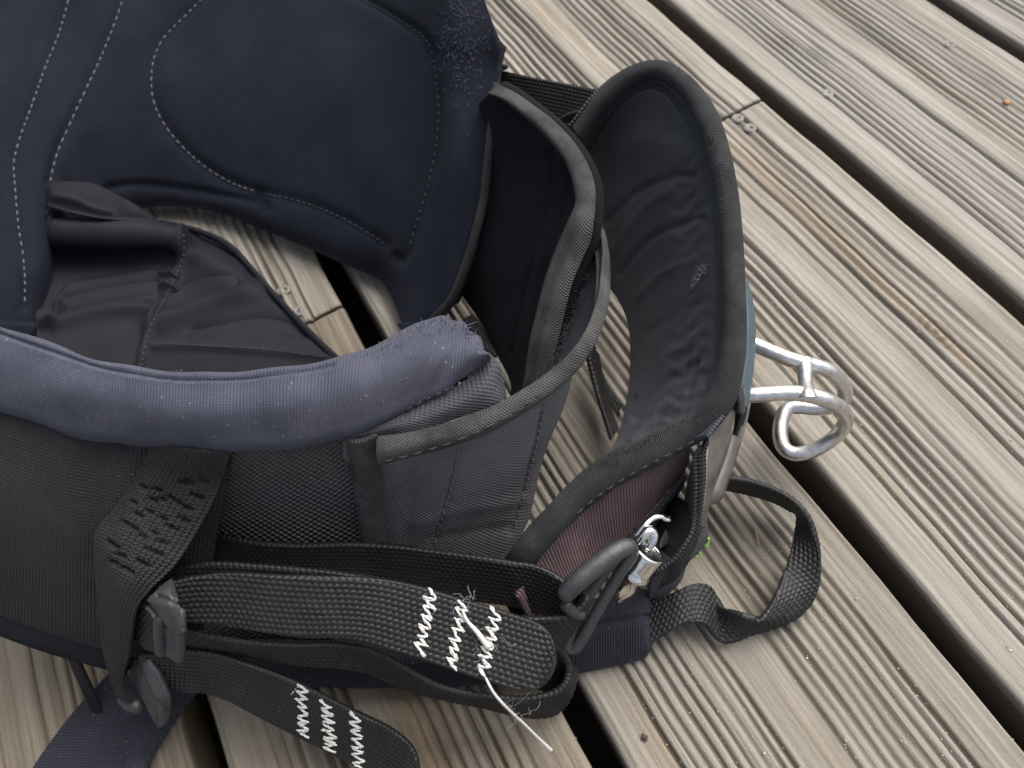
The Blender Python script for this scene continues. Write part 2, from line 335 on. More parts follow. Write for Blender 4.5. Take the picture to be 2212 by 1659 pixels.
def board(k, x0, x1, seed, dense):
    ylo, yhi = line_y(k+1)+GAP, line_y(k); yc = (ylo+yhi)/2; wd = yhi-ylo
    xx, z = board_profile(wd, seed); n = 420 if dense else 40
    xs = np.unique(np.r_[np.linspace(x0, x0+.0012, 4), np.linspace(x0+.0012, x1-.0012, n), np.linspace(x1-.0012, x1, 4)])
    r = np.random.default_rng(seed+100); ph = r.random(6)*6.28
    X, Yy = np.meshgrid(xs, xx, indexing='xy')
    wob = .0004*np.sin(X*23+ph[0]) + .00025*np.sin(X*61+ph[1]+Yy*40) + .00015*np.sin(X*140+ph[2]+Yy*90)
    dep = 1+.22*np.sin(X*17+ph[3]+Yy*120) + .15*np.sin(X*47+ph[4]+Yy*310)
    Z = z[:, None]*np.where(z[:, None] < -.0028, 1, dep) + .00012*np.sin(X*300+Yy*900)*np.sin(X*170+ph[5])
    e = np.minimum(X-x0, x1-X); Z -= np.where(e < .001, .001-np.sqrt(np.maximum(.001**2-(.001-e)**2, 0)), 0)
    top = np.stack([X, ylo+Yy+wob, Z], -1)
    lowz = -.027; ring = top.copy(); m = Mesh()
    full = np.concatenate([np.stack([X[:1], np.full_like(X[:1], ylo), np.full_like(X[:1], lowz)], -1), top, np.stack([X[:1], np.full_like(X[:1], yhi), np.full_like(X[:1], lowz)], -1)])
    full[:, :, 1] -= yc; xc = (x0+x1)/2; full[:, :, 0] -= xc
    nv, nu = full.shape[:2]; f = quads(nv, nu)
    m.add(full.reshape(-1, 3), f, full[..., :2].reshape(-1, 2))
    for i, fl in ((0, 1), (nu-1, 0)):           # end grain
        col = full[:, i]; bot = col.copy(); bot[:, 2] = lowz
        q = quads(2, nv); m.add(np.concatenate([col, bot]), q if fl else q[:, ::-1])
    o = m.build('board', WOOD, deck); o.location = (xc, yc, 0)
    return o
XJ = (deckpt(975*.7315, 851*.7315)[0] + deckpt(2303*.7315, 329*.7315)[0])/2
boards = {}
for k in range(-8, 12):
    cuts = [-2.2, XJ-.0011, XJ+.0011, 2.4] if k in (1, 3) else [-2.2, 2.4]
    for i in range(0, len(cuts), 2): boards[(k, i//2)] = board(k, cuts[i], cuts[i+1], (10+k*3+i) % 997, -1 <= k <= 5)
tone = {4: (.60, .55, .48), 3: (.97, .96, .94), 2: (.88, .86, .83), 1: (1.0, .99, .97), 0: (1.06, 1.06, 1.06), -1: (.98, .98, .99)}  # board tints; the darker lower-left ones are painted shade
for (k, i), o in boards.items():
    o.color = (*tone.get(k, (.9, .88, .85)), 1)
    if k == 3 and (o.location.x-XJ)*(deckpt(1100, 1500)[0]-XJ) > 0: o.color = (.68, .63, .56, 1)     # shade painted into the board below the joint as a darker tint
# screws at the joist: a dished head with a star recess
def screw(px, py, parent, r=.0030):
    c = deckpt(px, py, -.0009); m = Mesh(); th = np.linspace(0, TAU, 24, endpoint=False)
    star = 1+.22*np.cos(6*th)
    prof = [(1.25, .0005, 0), (1.12, .0001, 0), (1.0, .0006, 0), (.93, .0008, 0), (.5, .0004, 0), (.42, .0002, 1), (.36, -.0012, 1), (.02, -.0013, 1)]
    rows = np.array([[(c[0]+r*a*(star[j] if s else 1)*math.cos(t), c[1]+r*a*(star[j] if s else 1)*math.sin(t), c[2]+z) for j, t in enumerate(th)] for a, z, s in prof])
    m.add(rows.reshape(-1, 3), quads(len(prof), 24, True)); o = m.build('screw', SCREW)
    o.parent = parent; o.matrix_parent_inverse = parent.matrix_world.inverted() if False else __import__('mathutils').Matrix.Translation(-Vector(parent.location))
    return o
for (px, py, kk) in ((614, 627, (3, 1)), (646, 672, (3, 0)), (1594, 256, (1, 1)), (1621, 277, (1, 0)), (1788, 202, (0, 0)), (2052, 96, (0, 0))):
    screw(px, py, boards[kk])
gm = solid('dark_soil', (.06, .052, .045), .95, 0, .1, .004, 60)
m = Mesh(); m.add([(-30, -30, -.09), (30, -30, -.09), (30, 30, -.09), (-30, 30, -.09)], [(0, 1, 2, 3)]); m.build('ground', gm, None, None, 'structure')
# sand grains caught on the boards
m = Mesh(); oct_v = np.array([(1, 0, 0), (0, 1, 0), (-1, 0, 0), (0, -1, 0), (0, 0, 1), (0, 0, -1)], float)
of = np.array([(0, 1, 4, 4), (1, 2, 4, 4), (2, 3, 4, 4), (3, 0, 4, 4), (1, 0, 5, 5), (2, 1, 5, 5), (3, 2, 5, 5), (0, 3, 5, 5)])
cube_v = np.array([(a, b, cc) for a in (-1, 1) for b in (-1, 1) for cc in (-1, 1)], float); cube_f = np.array([(0, 1, 3, 2), (4, 6, 7, 5), (0, 4, 5, 1), (2, 3, 7, 6), (0, 2, 6, 4), (1, 5, 7, 3)])
for i in range(2600):
    px, py = rng.uniform(1150, 2250), rng.uniform(250, 1700)
    if rng.random() > (.25+.75*min(1, max(0, (py-500)/900))): continue
    q = deckpt(px, py); yy = (q[1]-Y0)/PITCH; fr = (yy % 1)
    if fr*abs(PITCH) > abs(PITCH)-GAP-.006: continue
    s = rng.uniform(.00012, .0003)*(1.6 if rng.random() < .05 else 1); Q = np.linalg.qr(rng.normal(size=(3, 3)))[0]
    q[2] = rng.uniform(-.0016, .0001); m.add((cube_v*rng.uniform(.6, 1, 3)) @ Q*s + q, cube_f)
sand = m.build('sand', solid('quartz_sand', (.50, .44, .35), .45, 0, .5), None, None, 'stuff', smooth=False)
# ---------------------------------------------------------------- harness
hc = deckpt(900, 900)
harness = thing('waist_harness', 'black and navy waist harness with hook standing open on the wooden deck', 'harness')
def gauss_line(poly, amp, wd): return lambda G: amp*np.exp(-(polydist(G, poly)/wd)**2)
def addf(*fs): return lambda G: sum(f(G) for f in fs)
def sub(name, parent): return thing(name, parent=parent)

# --- padded back panel: the inside of the far half of the ring
ST1 = [(152, -15), (128, 70), (98, 145), (66, 235), (44, 295), (30, 350), (32, 400), (40, 490), (52, 570), (54, 660)]
ST2 = [(268, -10), (248, 50), (220, 120), (185, 195), (150, 270), (122, 335), (108, 392)]
ST3 = [(450, -15), (400, 35), (352, 85), (331, 135), (328, 195), (342, 245), (375, 295), (430, 350), (495, 392), (560, 416)]
ST3b = [(560, 416), (640, 433), (720, 462), (790, 500), (832, 527)]
ST4 = [(745, -20), (800, 8), (860, 42), (920, 85), (938, 140), (948, 230), (944, 300), (930, 380), (905, 470), (884, 535), (866, 562), (856, 556)]
LIPLINE = [(235, 405), (300, 398), (400, 408), (500, 425), (570, 440), (575, 452)]
rows = [
 [(-170, 930, .02), (-50, 810, .03), (88, 690, .022), (150, 530, .012), (300, 452, .010), (450, 455, .010), (600, 508, .010), (740, 570, .010), (828, 612, .010), (884, 716, .016), (962, 658, .030)],
 [(-210, 700, .05), (-80, 620, .050), (75, 560, .040), (150, 440, .030), (290, 400, .022), (440, 405, .020), (600, 455, .022), (745, 505, .024), (846, 545, .026), (915, 600, .032), (1000, 590, .042)],
 [(-240, 420, .075), (-100, 370, .068), (50, 330, .062), (160, 270, .054), (290, 240, .046), (440, 245, .043), (610, 285, .044), (765, 330, .048), (890, 370, .054), (968, 400, .062), (1046, 400, .066)],
 [(-260, 150, .095), (-110, 120, .088), (60, 90, .080), (180, 70, .072), (310, 60, .066), (450, 60, .062), (620, 90, .064), (790, 130, .070), (922, 170, .078), (1000, 180, .086), (1074, 175, .086)],
 [(-270, -60, .110), (-120, -80, .104), (70, -90, .098), (200, -100, .090), (320, -110, .084), (460, -110, .082), (620, -100, .082), (780, -70, .088), (905, 0, .098), (985, 30, .104), (1066, 60, .102)],
 [(-280, -300, .130), (-120, -320, .124), (80, -320, .120), (210, -320, .112), (330, -320, .106), (470, -320, .104), (620, -310, .104), (760, -280, .108), (860, -200, .114), (930, -160, .118), (1000, -120, .116)]]
def puff(G):
    q = proj(G); d = np.zeros(G.shape[:2])
    d += .006*np.exp(-(((q[..., 0]-640)/230)**2+((q[..., 1]-190)/200)**2))
    d += .004*np.exp(-(((q[..., 0]-1000)/45)**2)*(q[..., 1] < 700))
    d += .0025*np.exp(-(((q[..., 0]-210)/50)**2))
    k = np.sin(q[..., 0]/31.+q[..., 1]/23)*np.sin(q[..., 0]/19.-q[..., 1]/27); d += .00035*k*np.exp(-((q[..., 0]-970)/60)**2-((q[..., 1]-110)/110)**2)*2
    return d
panel, SP = sheet('back_panel', rows, 230, 260, .014, LIN, harness, [(ST1, .0022, 12), (ST2, .0020, 12), (ST3, .0022, 14), (ST3b, .0014, 14), (ST4, .0020, 13), (LIPLINE, .002, 10)], puff)
for nm, s, L, mt in (('stitching', ST1, .0027, GTH), ('stitching', ST2, .003, GTH), ('stitching', ST3, .0028, GTH), ('stitching', ST3b, .0022, DTH), ('stitching', ST4[:-2], .0022, DTH)):
    stitches(nm, SP, s, mt, panel, L, .0019, .00042)
# worn end of the panel: binding strip of twill and the nap rubbed up on its shoulder
strap('edge_binding', [(1066, 178, .0895), (1055, 260, .082), (1046, 340, .076), (1036, 430, .068), (1018, 500, .060), (1000, 560, .052), (968, 640, .040), (925, 690, .030)],
      [(1076, 184, .084), (1070, 270, .078), (1062, 350, .072), (1052, 432, .064), (1034, 515, .056), (1016, 575, .047), (984, 650, .034), (944, 698, .024)], TAPF, panel, .0016, .0006, False, .0012)
def fuzz(name, S, region, n, ln, r, mat, parent, curl=1.):
    m = Mesh()
    for i in range(n):
        px, py = region(); p, nn = S.hit(px, py); d = nn*.5 + rng.normal(size=3)*.7; d /= np.linalg.norm(d); d2 = rng.normal(size=3)*curl
        l = ln*rng.uniform(.5, 1.4); t = np.linspace(0, 1, 4)[:, None]; m.add(*tube_geo(p-nn*.0003 + d*t*l + d2*t*t*l*.5, r*np.array([1, .9, .8, .4]), 3))
    return m.build(name, mat, parent, None, 'stuff')
NAP = solid('frayed_fibre', (.12, .125, .16), .9, 0, .2)
fuzz('raised_nap', SP, lambda: (rng.normal(995, 26), rng.normal(80, 75)), 900, .0013, .00017, NAP, panel, 1.1)

# --- black nylon skirt lying in the bottom of the ring
rows = [
 [(60, 455, .030), (130, 470, .028), (210, 482, .026), (300, 478, .022), (390, 492, .018), (460, 520, .014), (524, 552, .010)],
 [(65, 520, .032), (130, 515, .034), (210, 515, .032), (300, 512, .029), (395, 530, .022), (480, 560, .016), (570, 615, .010)],
 [(70, 590, .026), (135, 580, .022), (215, 568, .020), (300, 560, .019), (390, 580, .018), (500, 610, .016), (620, 668, .010)],
 [(75, 660, .026), (140, 640, .024), (230, 630, .022), (320, 635, .020), (400, 650, .018), (530, 670, .015), (672, 716, .010)],
 [(80, 740, .028), (150, 730, .026), (240, 725, .024), (320, 730, .021), (420, 740, .019), (560, 750, .016), (735, 776, .011)],
 [(80, 850, .030), (150, 860, .028), (240, 860, .024), (330, 865, .021), (430, 870, .019), (580, 870, .016), (760, 850, .011)]]
folds = addf(gauss_line([(130, 505), (230, 508), (330, 512), (385, 525)], .008, 26), gauss_line([(110, 580), (200, 572), (300, 556), (360, 556)], -.006, 18),
   gauss_line([(395, 500), (392, 560), (350, 650), (330, 690), (310, 760), (300, 820)], .0026, 10), gauss_line([(350, 590), (385, 600)], .0025, 6), gauss_line([(345, 615), (380, 622)], .0025, 6),
   gauss_line([(140, 650), (220, 630), (330, 615)], -.003, 14), gauss_line([(120, 700), (220, 672), (330, 664)], .003, 16), gauss_line([(330, 700), (450, 660), (560, 620)], .003, 20), gauss_line([(340, 655), (430, 615), (500, 605)], -.003, 18), gauss_line([(420, 720), (560, 695), (650, 715)], -.0028, 14), gauss_line([(90, 640), (120, 600), (130, 560)], -.006, 16), gauss_line([(95, 700), (125, 690), (130, 660)], .004, 10),
   gauss_line([(330, 748), (450, 750), (600, 762), (720, 775)], .0015, 8))
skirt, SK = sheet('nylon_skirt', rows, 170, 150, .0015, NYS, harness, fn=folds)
stitches('stitching', SK, [(396, 505), (394, 560), (360, 640), (332, 690), (316, 740), (304, 800)], DTH, skirt, .0022, .0012, .0004)
stitches('stitching', SK, [(345, 742), (450, 748), (580, 756), (700, 772)], DTH, skirt, .0022, .0012, .0004)
strap('skirt_hem', [(345, 474, .024), (420, 490, .0215), (470, 508, .018), (505, 530, .0155), (530, 556, .013), (600, 636, .0125), (680, 720, .0125), (738, 775, .0125)],
      [(350, 482, .020), (420, 504, .018), (468, 524, .016), (498, 546, .013), (522, 566, .012), (590, 644, .011), (668, 728, .011), (726, 784, .011)], NYS, skirt, .002, .0006, False, .0008)
flap_rows = [[(108, 392, .050), (160, 392, .049), (205, 397, .047), (250, 420, .042), (290, 440, .037), (330, 464, .030)],
        [(106, 420, .049), (155, 425, .048), (205, 432, .045), (250, 447, .040), (292, 458, .036), (336, 470, .030)],
        [(102, 446, .046), (150, 460, .044), (205, 471, .041), (252, 477, .037), (295, 479, .033), (342, 479, .028)]]
pull, SPL = sheet('nylon_tab', flap_rows, 70, 40, .0018, NYS, harness, fn=addf(gauss_line([(120, 425), (160, 432), (200, 450), (240, 460)], .0012, 8), gauss_line([(105, 445), (160, 462), (230, 476), (330, 478)], .0012, 5)))
tube('pull_cord', [(140, 478, .030), (120, 462, .036), (104, 470, .040), (96, 492, .038), (100, 520, .032), (110, 545, .026)], .0042, NYS, harness, 40, 12)

# --- far belt wing: dark inner face and its bound rim
rim = [(1076, 184, .104), (1112, 200, .107), (1150, 226, .110), (1190, 256, .113), (1225, 290, .115), (1252, 325, .116), (1272, 362, .116), (1284, 402, .115), (1285, 440, .114), (1281, 482, .112), (1274, 522, .108), (1254, 566, .103), (1234, 616, .098), (1218, 680, .091), (1203, 745, .084), (1187, 818, .074), (1156, 880, .064), (1140, 950, .055)]
rimw = [P(p) for p in rim]
lowv = [P(q) for q in [(955, 300, .034), (958, 345, .032), (962, 390, .030), (966, 440, .028), (970, 490, .026), (974, 540, .024), (978, 580, .022), (984, 610, .021), (994, 632, .02), (1010, 655, .02), (1028, 680, .02), (1046, 710, .02), (1064, 745, .02), (1082, 782, .02), (1098, 815, .02), (1104, 842, .02), (1096, 900, .018), (1088, 960, .016)]]
mid1 = [a*.66+b*.34 for a, b in zip(rimw, lowv)]; mid2 = [a*.33+b*.67 for a, b in zip(rimw, lowv)]
wing, SW = sheet('belt_wing', [rimw, mid1, mid2, lowv], 130, 60, .004, INN, harness, [([(1180, 330), (1190, 400), (1160, 520), (1130, 640), (1105, 760)], .0012, 5), ([(1215, 360), (1222, 420), (1195, 520), (1165, 620), (1140, 760)], .0012, 5)])
r_in = [(1066, 196, .1005), (1098, 220, .1035), (1130, 246, .1065), (1168, 278, .109), (1200, 312, .111), (1226, 347, .112), (1242, 384, .112), (1250, 420, .111), (1252, 452, .110), (1230, 490, .108), (1211, 524, .104), (1193, 572, .098), (1179, 620, .092), (1164, 680, .085), (1149, 745, .077), (1139, 818, .068), (1130, 880, .060), (1112, 950, .051)]
rim_hi = [(a, b, z+.0025) for a, b, z in rim]
strap('edge_binding', rim_hi, r_in, TAPE, wing, .003, .0006, False, .0035)

# --- near belt wing: velcro face inside, grey cordura outside, bound rim, padded navy collar
vel_rows = [[(1292, 470, .104), (1300, 520, .104), (1301, 580, .103), (1293, 645, .102), (1274, 708, .100), (1240, 764, .098), (1200, 810, .096)],
            [(1276, 500, .102), (1282, 550, .100), (1274, 610, .097), (1258, 670, .094), (1236, 725, .091), (1212, 772, .089), (1182, 822, .086)],
            [(1252, 530, .098), (1244, 580, .093), (1228, 640, .088), (1212, 700, .083), (1200, 750, .079), (1188, 792, .076), (1166, 835, .073)]]
vel, SV = sheet('velcro_patch', vel_rows, 60, 40, .003, VEL, harness)
fuzz('velcro_loops', SV, lambda: (lambda y: (1292-.28*(y-500)-rng.uniform(0, 44), y))(rng.uniform(505, 790)), 1300, .0013, .00015, solid('loop_fibre', (.09, .09, .10), .9), vel, 2.)
fz = solid('loop_fibre_dark', (.035, .035, .04), .9)
near_top = [(745, 950, .116), (820, 942, .114), (870, 936, .113), (960, 915, .112), (1060, 880, .111), (1150, 832, .110), (1220, 776, .109), (1268, 712, .108), (1294, 640, .107), (1303, 560, .106), (1297, 492, .105)]
bt_out = [(818, 1008, .108), (870, 992, .108), (950, 972, .107), (1040, 940, .106), (1110, 900, .105), (1170, 858, .104), (1222, 808, .103), (1256, 752, .104), (1280, 690, .104), (1288, 640, .104), (1290, 590, .104), (1286, 530, .104)]
bt_in = [(818, 940, .113), (870, 935, .113), (950, 917, .112), (1040, 888, .112), (1110, 853, .111), (1170, 815, .1105), (1225, 770, .110), (1268, 712, .109), (1294, 640, .108), (1302, 580, .107), (1304, 530, .107), (1298, 488, .106)]
# outer cordura wall under the rim
gtop = [(740, 950, .112), (818, 960, .109), (900, 955, .108), (980, 935, .107), (1060, 905, .106), (1130, 868, .105), (1186, 828, .104), (1230, 788, .102), (1244, 776, .100)]
gbot = [(748, 1290, .020), (828, 1290, .018), (905, 1285, .014), (975, 1275, .010), (1035, 1255, .007), (1082, 1225, .006), (1112, 1185, .006), (1139, 1130, .006), (1143, 1124, .005)]
gm1 = [P((744, 1060, .082)), P((822, 1060, .080)), P((900, 1055, .078)), P((982, 1040, .075)), P((1062, 1015, .072)), P((1126, 980, .069)), P((1178, 930, .067)), P((1216, 876, .066)), P((1222, 868, .064))]
gm2 = [P((746, 1175, .050)), P((826, 1172, .048)), P((902, 1168, .045)), P((978, 1155, .041)), P((1050, 1132, .038)), P((1104, 1100, .036)), P((1142, 1050, .035)), P((1171, 990, .035)), P((1176, 983, .033))]
wallp, SG = sheet('cordura_wing', [gtop, gm1, gm2, gbot], 150, 120, .0014, COR, harness,
    [([(990, 968), (978, 1030), (962, 1090), (945, 1150), (935, 1190)], .0009, 6), ([(1172, 880), (1158, 950), (1140, 1020), (1122, 1090), (1105, 1150)], .0009, 6)],
    addf(gauss_line([(900, 1130), (1000, 1100), (1080, 1090), (1130, 1080)], .0008, 14), gauss_line([(930, 1165), (1030, 1150), (1100, 1140)], -.0008, 12), gauss_line([(880, 1010), (890, 1090), (880, 1160)], -.0008, 20)))
stitches('stitching', SG, [(990, 972), (980, 1030), (963, 1090), (946, 1150), (934, 1192)], GTH, wallp, .0036, .001, .0004)
stitches('stitching', SG, [(1174, 884), (1160, 950), (1142, 1020), (1124, 1090), (1106, 1150)], GTH, wallp, .0036, .001, .0004)
o, SB = strap('edge_binding', bt_in, bt_out, TAPE, wallp, .003, .0006, False, .0028)
stitches('stitching', SB, [(830, 996), (900, 978), (980, 953), (1060, 918), (1120, 884), (1172, 846)], DTH, o, .0034, .0014, .00035)
bal_rows = [[(470, 960, .116), (560, 960, .116), (660, 950, .115), (770, 930, .114)], [(455, 1060, .09), (550, 1060, .09), (655, 1055, .089), (775, 1040, .088)],
            [(430, 1150, .066), (540, 1160, .064), (655, 1160, .063), (780, 1150, .060)], [(420, 1300, .03), (530, 1310, .03), (655, 1310, .03), (785, 1290, .03)], [(440, 1405, .004), (560, 1398, .004), (670, 1388, .004), (800, 1365, .004)]]
bal, SBL = sheet('ballistic_panel', bal_rows, 60, 60, .003, BAL, harness)
o, ST = strap('vertical_tape', [(747, 948, .1145), (758, 1020, .0975), (770, 1100, .079), (778, 1185, .058), (782, 1250, .044)], [(816, 932, .1145), (824, 1010, .0965), (830, 1090, .078), (834, 1180, .057), (838, 1240, .044)], TAPE, harness, .002, .0006, False, .002)
stitches('stitching', ST, [(762, 965), (772, 1040), (782, 1110), (790, 1180)], DTH, o, .002, .0011, .0003)

# --- navy collar along the near rim
sil = [(-130, 640, .128), (-40, 690, .131), (50, 722, .133), (130, 750, .134), (220, 780, .134), (320, 799, .134), (410, 806, .133), (500, 803, .132), (600, 794, .131), (700, 779, .130), (780, 757, .129), (850, 724, .128), (900, 700, .127), (945, 684, .126), (985, 690, .124), (1020, 716, .122), (1052, 762, .119)]
lowb = [(-150, 800, .112), (-50, 862, .113), (30, 896, .114), (110, 924, .115), (200, 948, .116), (310, 962, .116), (410, 970, .116), (500, 972, .116), (600, 968, .116), (690, 956, .116), (760, 938, .116), (815, 918, .116), (862, 896, .116), (920, 866, .116), (965, 846, .116), (1010, 818, .116), (1060, 768, .116)]
def lerp(a, b, t, up=0, dy=0): return [(p[0]*(1-t)+q[0]*t, p[1]*(1-t)+q[1]*t+dy, p[2]*(1-t)+q[2]*t+up) for p, q in zip(a, b)]
rows = [[(x, y+26, z-.034) for x, y, z in sil], [(x, y+6, z-.012) for x, y, z in sil], sil, lerp(sil, lowb, .22, .004), lerp(sil, lowb, .5, .006), lerp(sil, lowb, .78, .004, 3), lowb, [(x, y+2, z-.012) for x, y, z in lowb]]
LIP = [(-20, 712), (40, 734), (130, 764), (220, 792), (310, 810), (420, 818), (500, 816), (600, 806), (720, 786)]
def cw(G):
    q = proj(G); x, y = q[..., 0], q[..., 1]
    return .0005*np.sin(x/38+y/50)*np.sin(x/71-y/33) + .0007*np.exp(-(((x-1000)/60)**2))*np.sin(x/9+y/13)
collar, SC = sheet('padded_collar', rows, 230, 110, .003, NEOW, harness, [(LIP, .0016, 5)], cw)
fr = spline(np.array([p[:2] for p in sil]), 400)
def frng():
    i = rng.integers(250, 385); return fr[i][0]+rng.normal()*4, fr[i][1]+abs(rng.normal())*14+1
fuzz('frayed_edge', SC, frng, 300, .0009, .00016, solid('frayed_navy', (.11, .115, .15), .9), collar, 1.6)
fuzz('lint', SC, lambda: (rng.uniform(0, 1000), rng.uniform(780, 950)), 300, .0006, .00012, solid('pale_lint', (.16, .16, .18), .9), collar, 1.5)
# cordura piece between collar end and bound rim
rows = [[(740, 946, .1155), (815, 920, .1160), (865, 896, .1160), (925, 864, .116), (970, 842, .116), (1012, 816, .116), (1055, 764, .1165)],
        [(745, 950, .1150), (830, 928, .1155), (890, 912, .1155), (950, 890, .1155), (1000, 866, .1155), (1045, 835, .1155), (1080, 790, .1150)],
        [(750, 956, .1120), (830, 944, .1120), (900, 935, .1120), (970, 910, .1110), (1030, 890, .1100), (1080, 868, .1090), (1094, 850, .1040)]]
cap, SCP = sheet('collar_end', rows, 90, 40, .003, CAPM, harness)
stitches('stitching', SC, [(1050, 772), (1008, 814), (962, 842), (918, 862), (870, 888)], DTH, collar, .0022, .0011, .0004)
inner_rows = [[(x, y+14, z-.020) for x, y, z in sil[8:]], [(x+6, y+40, .05) for x, y, z in sil[8:]], [(x+10, y+80, .012) for x, y, z in sil[8:]]]

# --- mesh back wall at the lower left, its bottom edge and the folded tab
mtop = [(-160, 780, .110), (-60, 850, .111), (20, 890, .112), (110, 920, .113), (210, 945, .113), (320, 958, .113), (420, 966, .113), (505, 968, .113)]
mbot = [(-180, 1240, .052), (-80, 1300, .050), (0, 1335, .049), (100, 1372, .048), (200, 1402, .046), (290, 1425, .044), (370, 1430, .042), (430, 1420, .040)]
mm = [P((-180, 1010, .092)), P((-75, 1070, .092)), P((10, 1110, .092)), P((105, 1145, .091)), P((200, 1170, .089)), P((300, 1190, .084)), P((390, 1195, .078)), P((465, 1180, .072))]
mw, SM = sheet('mesh_wall', [mtop, mm, mbot], 110, 110, .004, MSH, harness, fn=gauss_line([(190, 1000), (200, 1100), (205, 1200)], -.001, 30))
o, SE = strap('wall_hem', [(-90, 1296, .051), (0, 1332, .050), (100, 1369, .049), (200, 1399, .047), (290, 1422, .045)], [(-90, 1326, .046), (0, 1358, .045), (100, 1393, .044), (200, 1420, .042), (290, 1445, .040)], INN, mw, .004, .0008, False, .003)
tab_rows = [[(330, 955, .1175), (375, 965, .1175), (420, 972, .1170), (462, 974, .1165), (500, 972, .116)],
            [(290, 1030, .106), (335, 1040, .105), (385, 1050, .103), (430, 1056, .100), (472, 1060, .098)],
            [(245, 1095, .099), (290, 1110, .100), (340, 1128, .098), (385, 1142, .095), (424, 1152, .091)],
            [(204, 1148, .094), (248, 1165, .098), (300, 1190, .098), (340, 1208, .095), (378, 1222, .091)],
            [(202, 1210, .088), (232, 1228, .093), (265, 1248, .095), (295, 1264, .094), (322, 1278, .091)],
            [(208, 1290, .078), (228, 1300, .083), (250, 1310, .086), (270, 1320, .086), (288, 1330, .085)],
            [(218, 1390, .062), (234, 1396, .066), (250, 1402, .069), (264, 1408, .069), (277, 1414, .068)],
            [(236, 1462, .050), (245, 1466, .053), (253, 1470, .054), (260, 1472, .054), (266, 1474, .053)],
            [(252, 1505, .044), (258, 1510, .046), (266, 1514, .047), (275, 1516, .046), (286, 1516, .044)]]
TABC = [[(a-6, b-3), (a, b), (a+6, b+3)] for a, b in ((312, 1052), (340, 1058), (396, 1046), (408, 1044), (440, 1042), (368, 1076), (382, 1086), (398, 1096), (410, 1100), (290, 1085), (352, 1120), (362, 1136), (376, 1143), (322, 1105), (240, 1172), (252, 1180), (318, 1184), (332, 1190), (346, 1196), (290, 1140), (268, 1228), (280, 1236), (420, 1072), (432, 1076), (350, 1080), (330, 1080), (300, 1112), (272, 1130), (308, 1156), (334, 1150), (262, 1200), (246, 1215), (300, 1212), (316, 1220), (392, 1120), (404, 1126), (340, 1168), (356, 1172))]
tab, STB = sheet('folded_mesh_tab', tab_rows, 70, 150, .0022, MSH, harness, [(t, .0026, 3.6) for t in TABC], addf(gauss_line([(330, 1040), (290, 1110), (250, 1190)], .0012, 22)))

# --- leg pad and navy leg strap on the deck
lp_up = [(450, 1400, .018), (560, 1390, .020), (700, 1395, .022), (850, 1385, .022), (1000, 1365, .022), (1140, 1340, .022), (1240, 1318, .022), (1330, 1295, .022), (1388, 1286, .020), (1402, 1298, .015), (1410, 1316, .004)]
lp_lo = [(540, 1466, .003), (600, 1478, .003), (740, 1486, .003), (870, 1486, .003), (1000, 1482, .003), (1140, 1470, .003), (1240, 1456, .003), (1330, 1438, .003), (1388, 1424, .003), (1402, 1410, .004), (1411, 1388, .002)]
lp_m = [(x, y, z+(.010 if x < 1390 else .003)) for x, y, z in lerp(lp_up, lp_lo, .45)]
lp_b = [(x, y-14, .003) for x, y, z in lp_up]
legpad, SLP = sheet('leg_pad', [lp_b, lp_up, lp_m, lerp(lp_up, lp_lo, .85, .006), lp_lo], 170, 60, .003, NEO, harness, [([(1080, 1385), (1180, 1365), (1296, 1346), (1350, 1336), (1402, 1330)], .0022, 5)])
strap('leg_strap', [(40, 1720, .004), (75, 1655, .004), (120, 1590, .005), (170, 1525, .007), (225, 1465, .012), (300, 1400, .018)], [(290, 1720, .004), (322, 1650, .004), (352, 1600, .005), (378, 1560, .006), (415, 1510, .009), (470, 1455, .014)], NEO, harness, .004, .0009, False, .0015)
strap('retaining_strap', [(135, 1392, .044), (150, 1430, .034), (172, 1480, .020), (200, 1540, .008)], [(164, 1402, .044), (180, 1440, .034), (202, 1488, .020), (226, 1546, .008)], NYS, harness, .0014, .0005, False)
# --- webbing straps in front
def webbing(name, A, B, **k): return strap(name, A, B, WEB, harness, **k)
s1, S1 = webbing('waist_strap', [(400, 1138, .066), (480, 1155, .068), (550, 1169, .068), (650, 1175, .067), (750, 1172, .066), (850, 1177, .064), (950, 1190, .062), (1050, 1204, .060), (1106, 1213, .059), (1145, 1218, .058), (1181, 1230, .057), (1223, 1256, .055), (1250, 1285, .053)],
    [(400, 1230, .046), (480, 1250, .046), (550, 1262, .046), (650, 1270, .046), (750, 1275, .045), (850, 1282, .044), (950, 1290, .043), (1050, 1300, .042), (1106, 1308, .041), (1145, 1318, .040), (1181, 1330, .039), (1215, 1345, .038), (1240, 1362, .037)])
s2, S2 = webbing('return_strap', [(370, 1226, .078), (450, 1215, .080), (550, 1219, .080), (650, 1227, .079), (750, 1238, .077), (850, 1256, .073), (950, 1290, .066), (1050, 1322, .060), (1106, 1331, .057), (1160, 1334, .056), (1215, 1330, .056), (1250, 1312, .057), (1268, 1288, .058), (1262, 1270, .056)],
    [(366, 1300, .068), (450, 1300, .066), (550, 1305, .066), (650, 1315, .065), (750, 1330, .062), (850, 1350, .058), (950, 1380, .051), (1050, 1410, .045), (1106, 1420, .042), (1150, 1415, .041), (1200, 1402, .041), (1232, 1382, .041), (1250, 1348, .042), (1246, 1325, .042)])
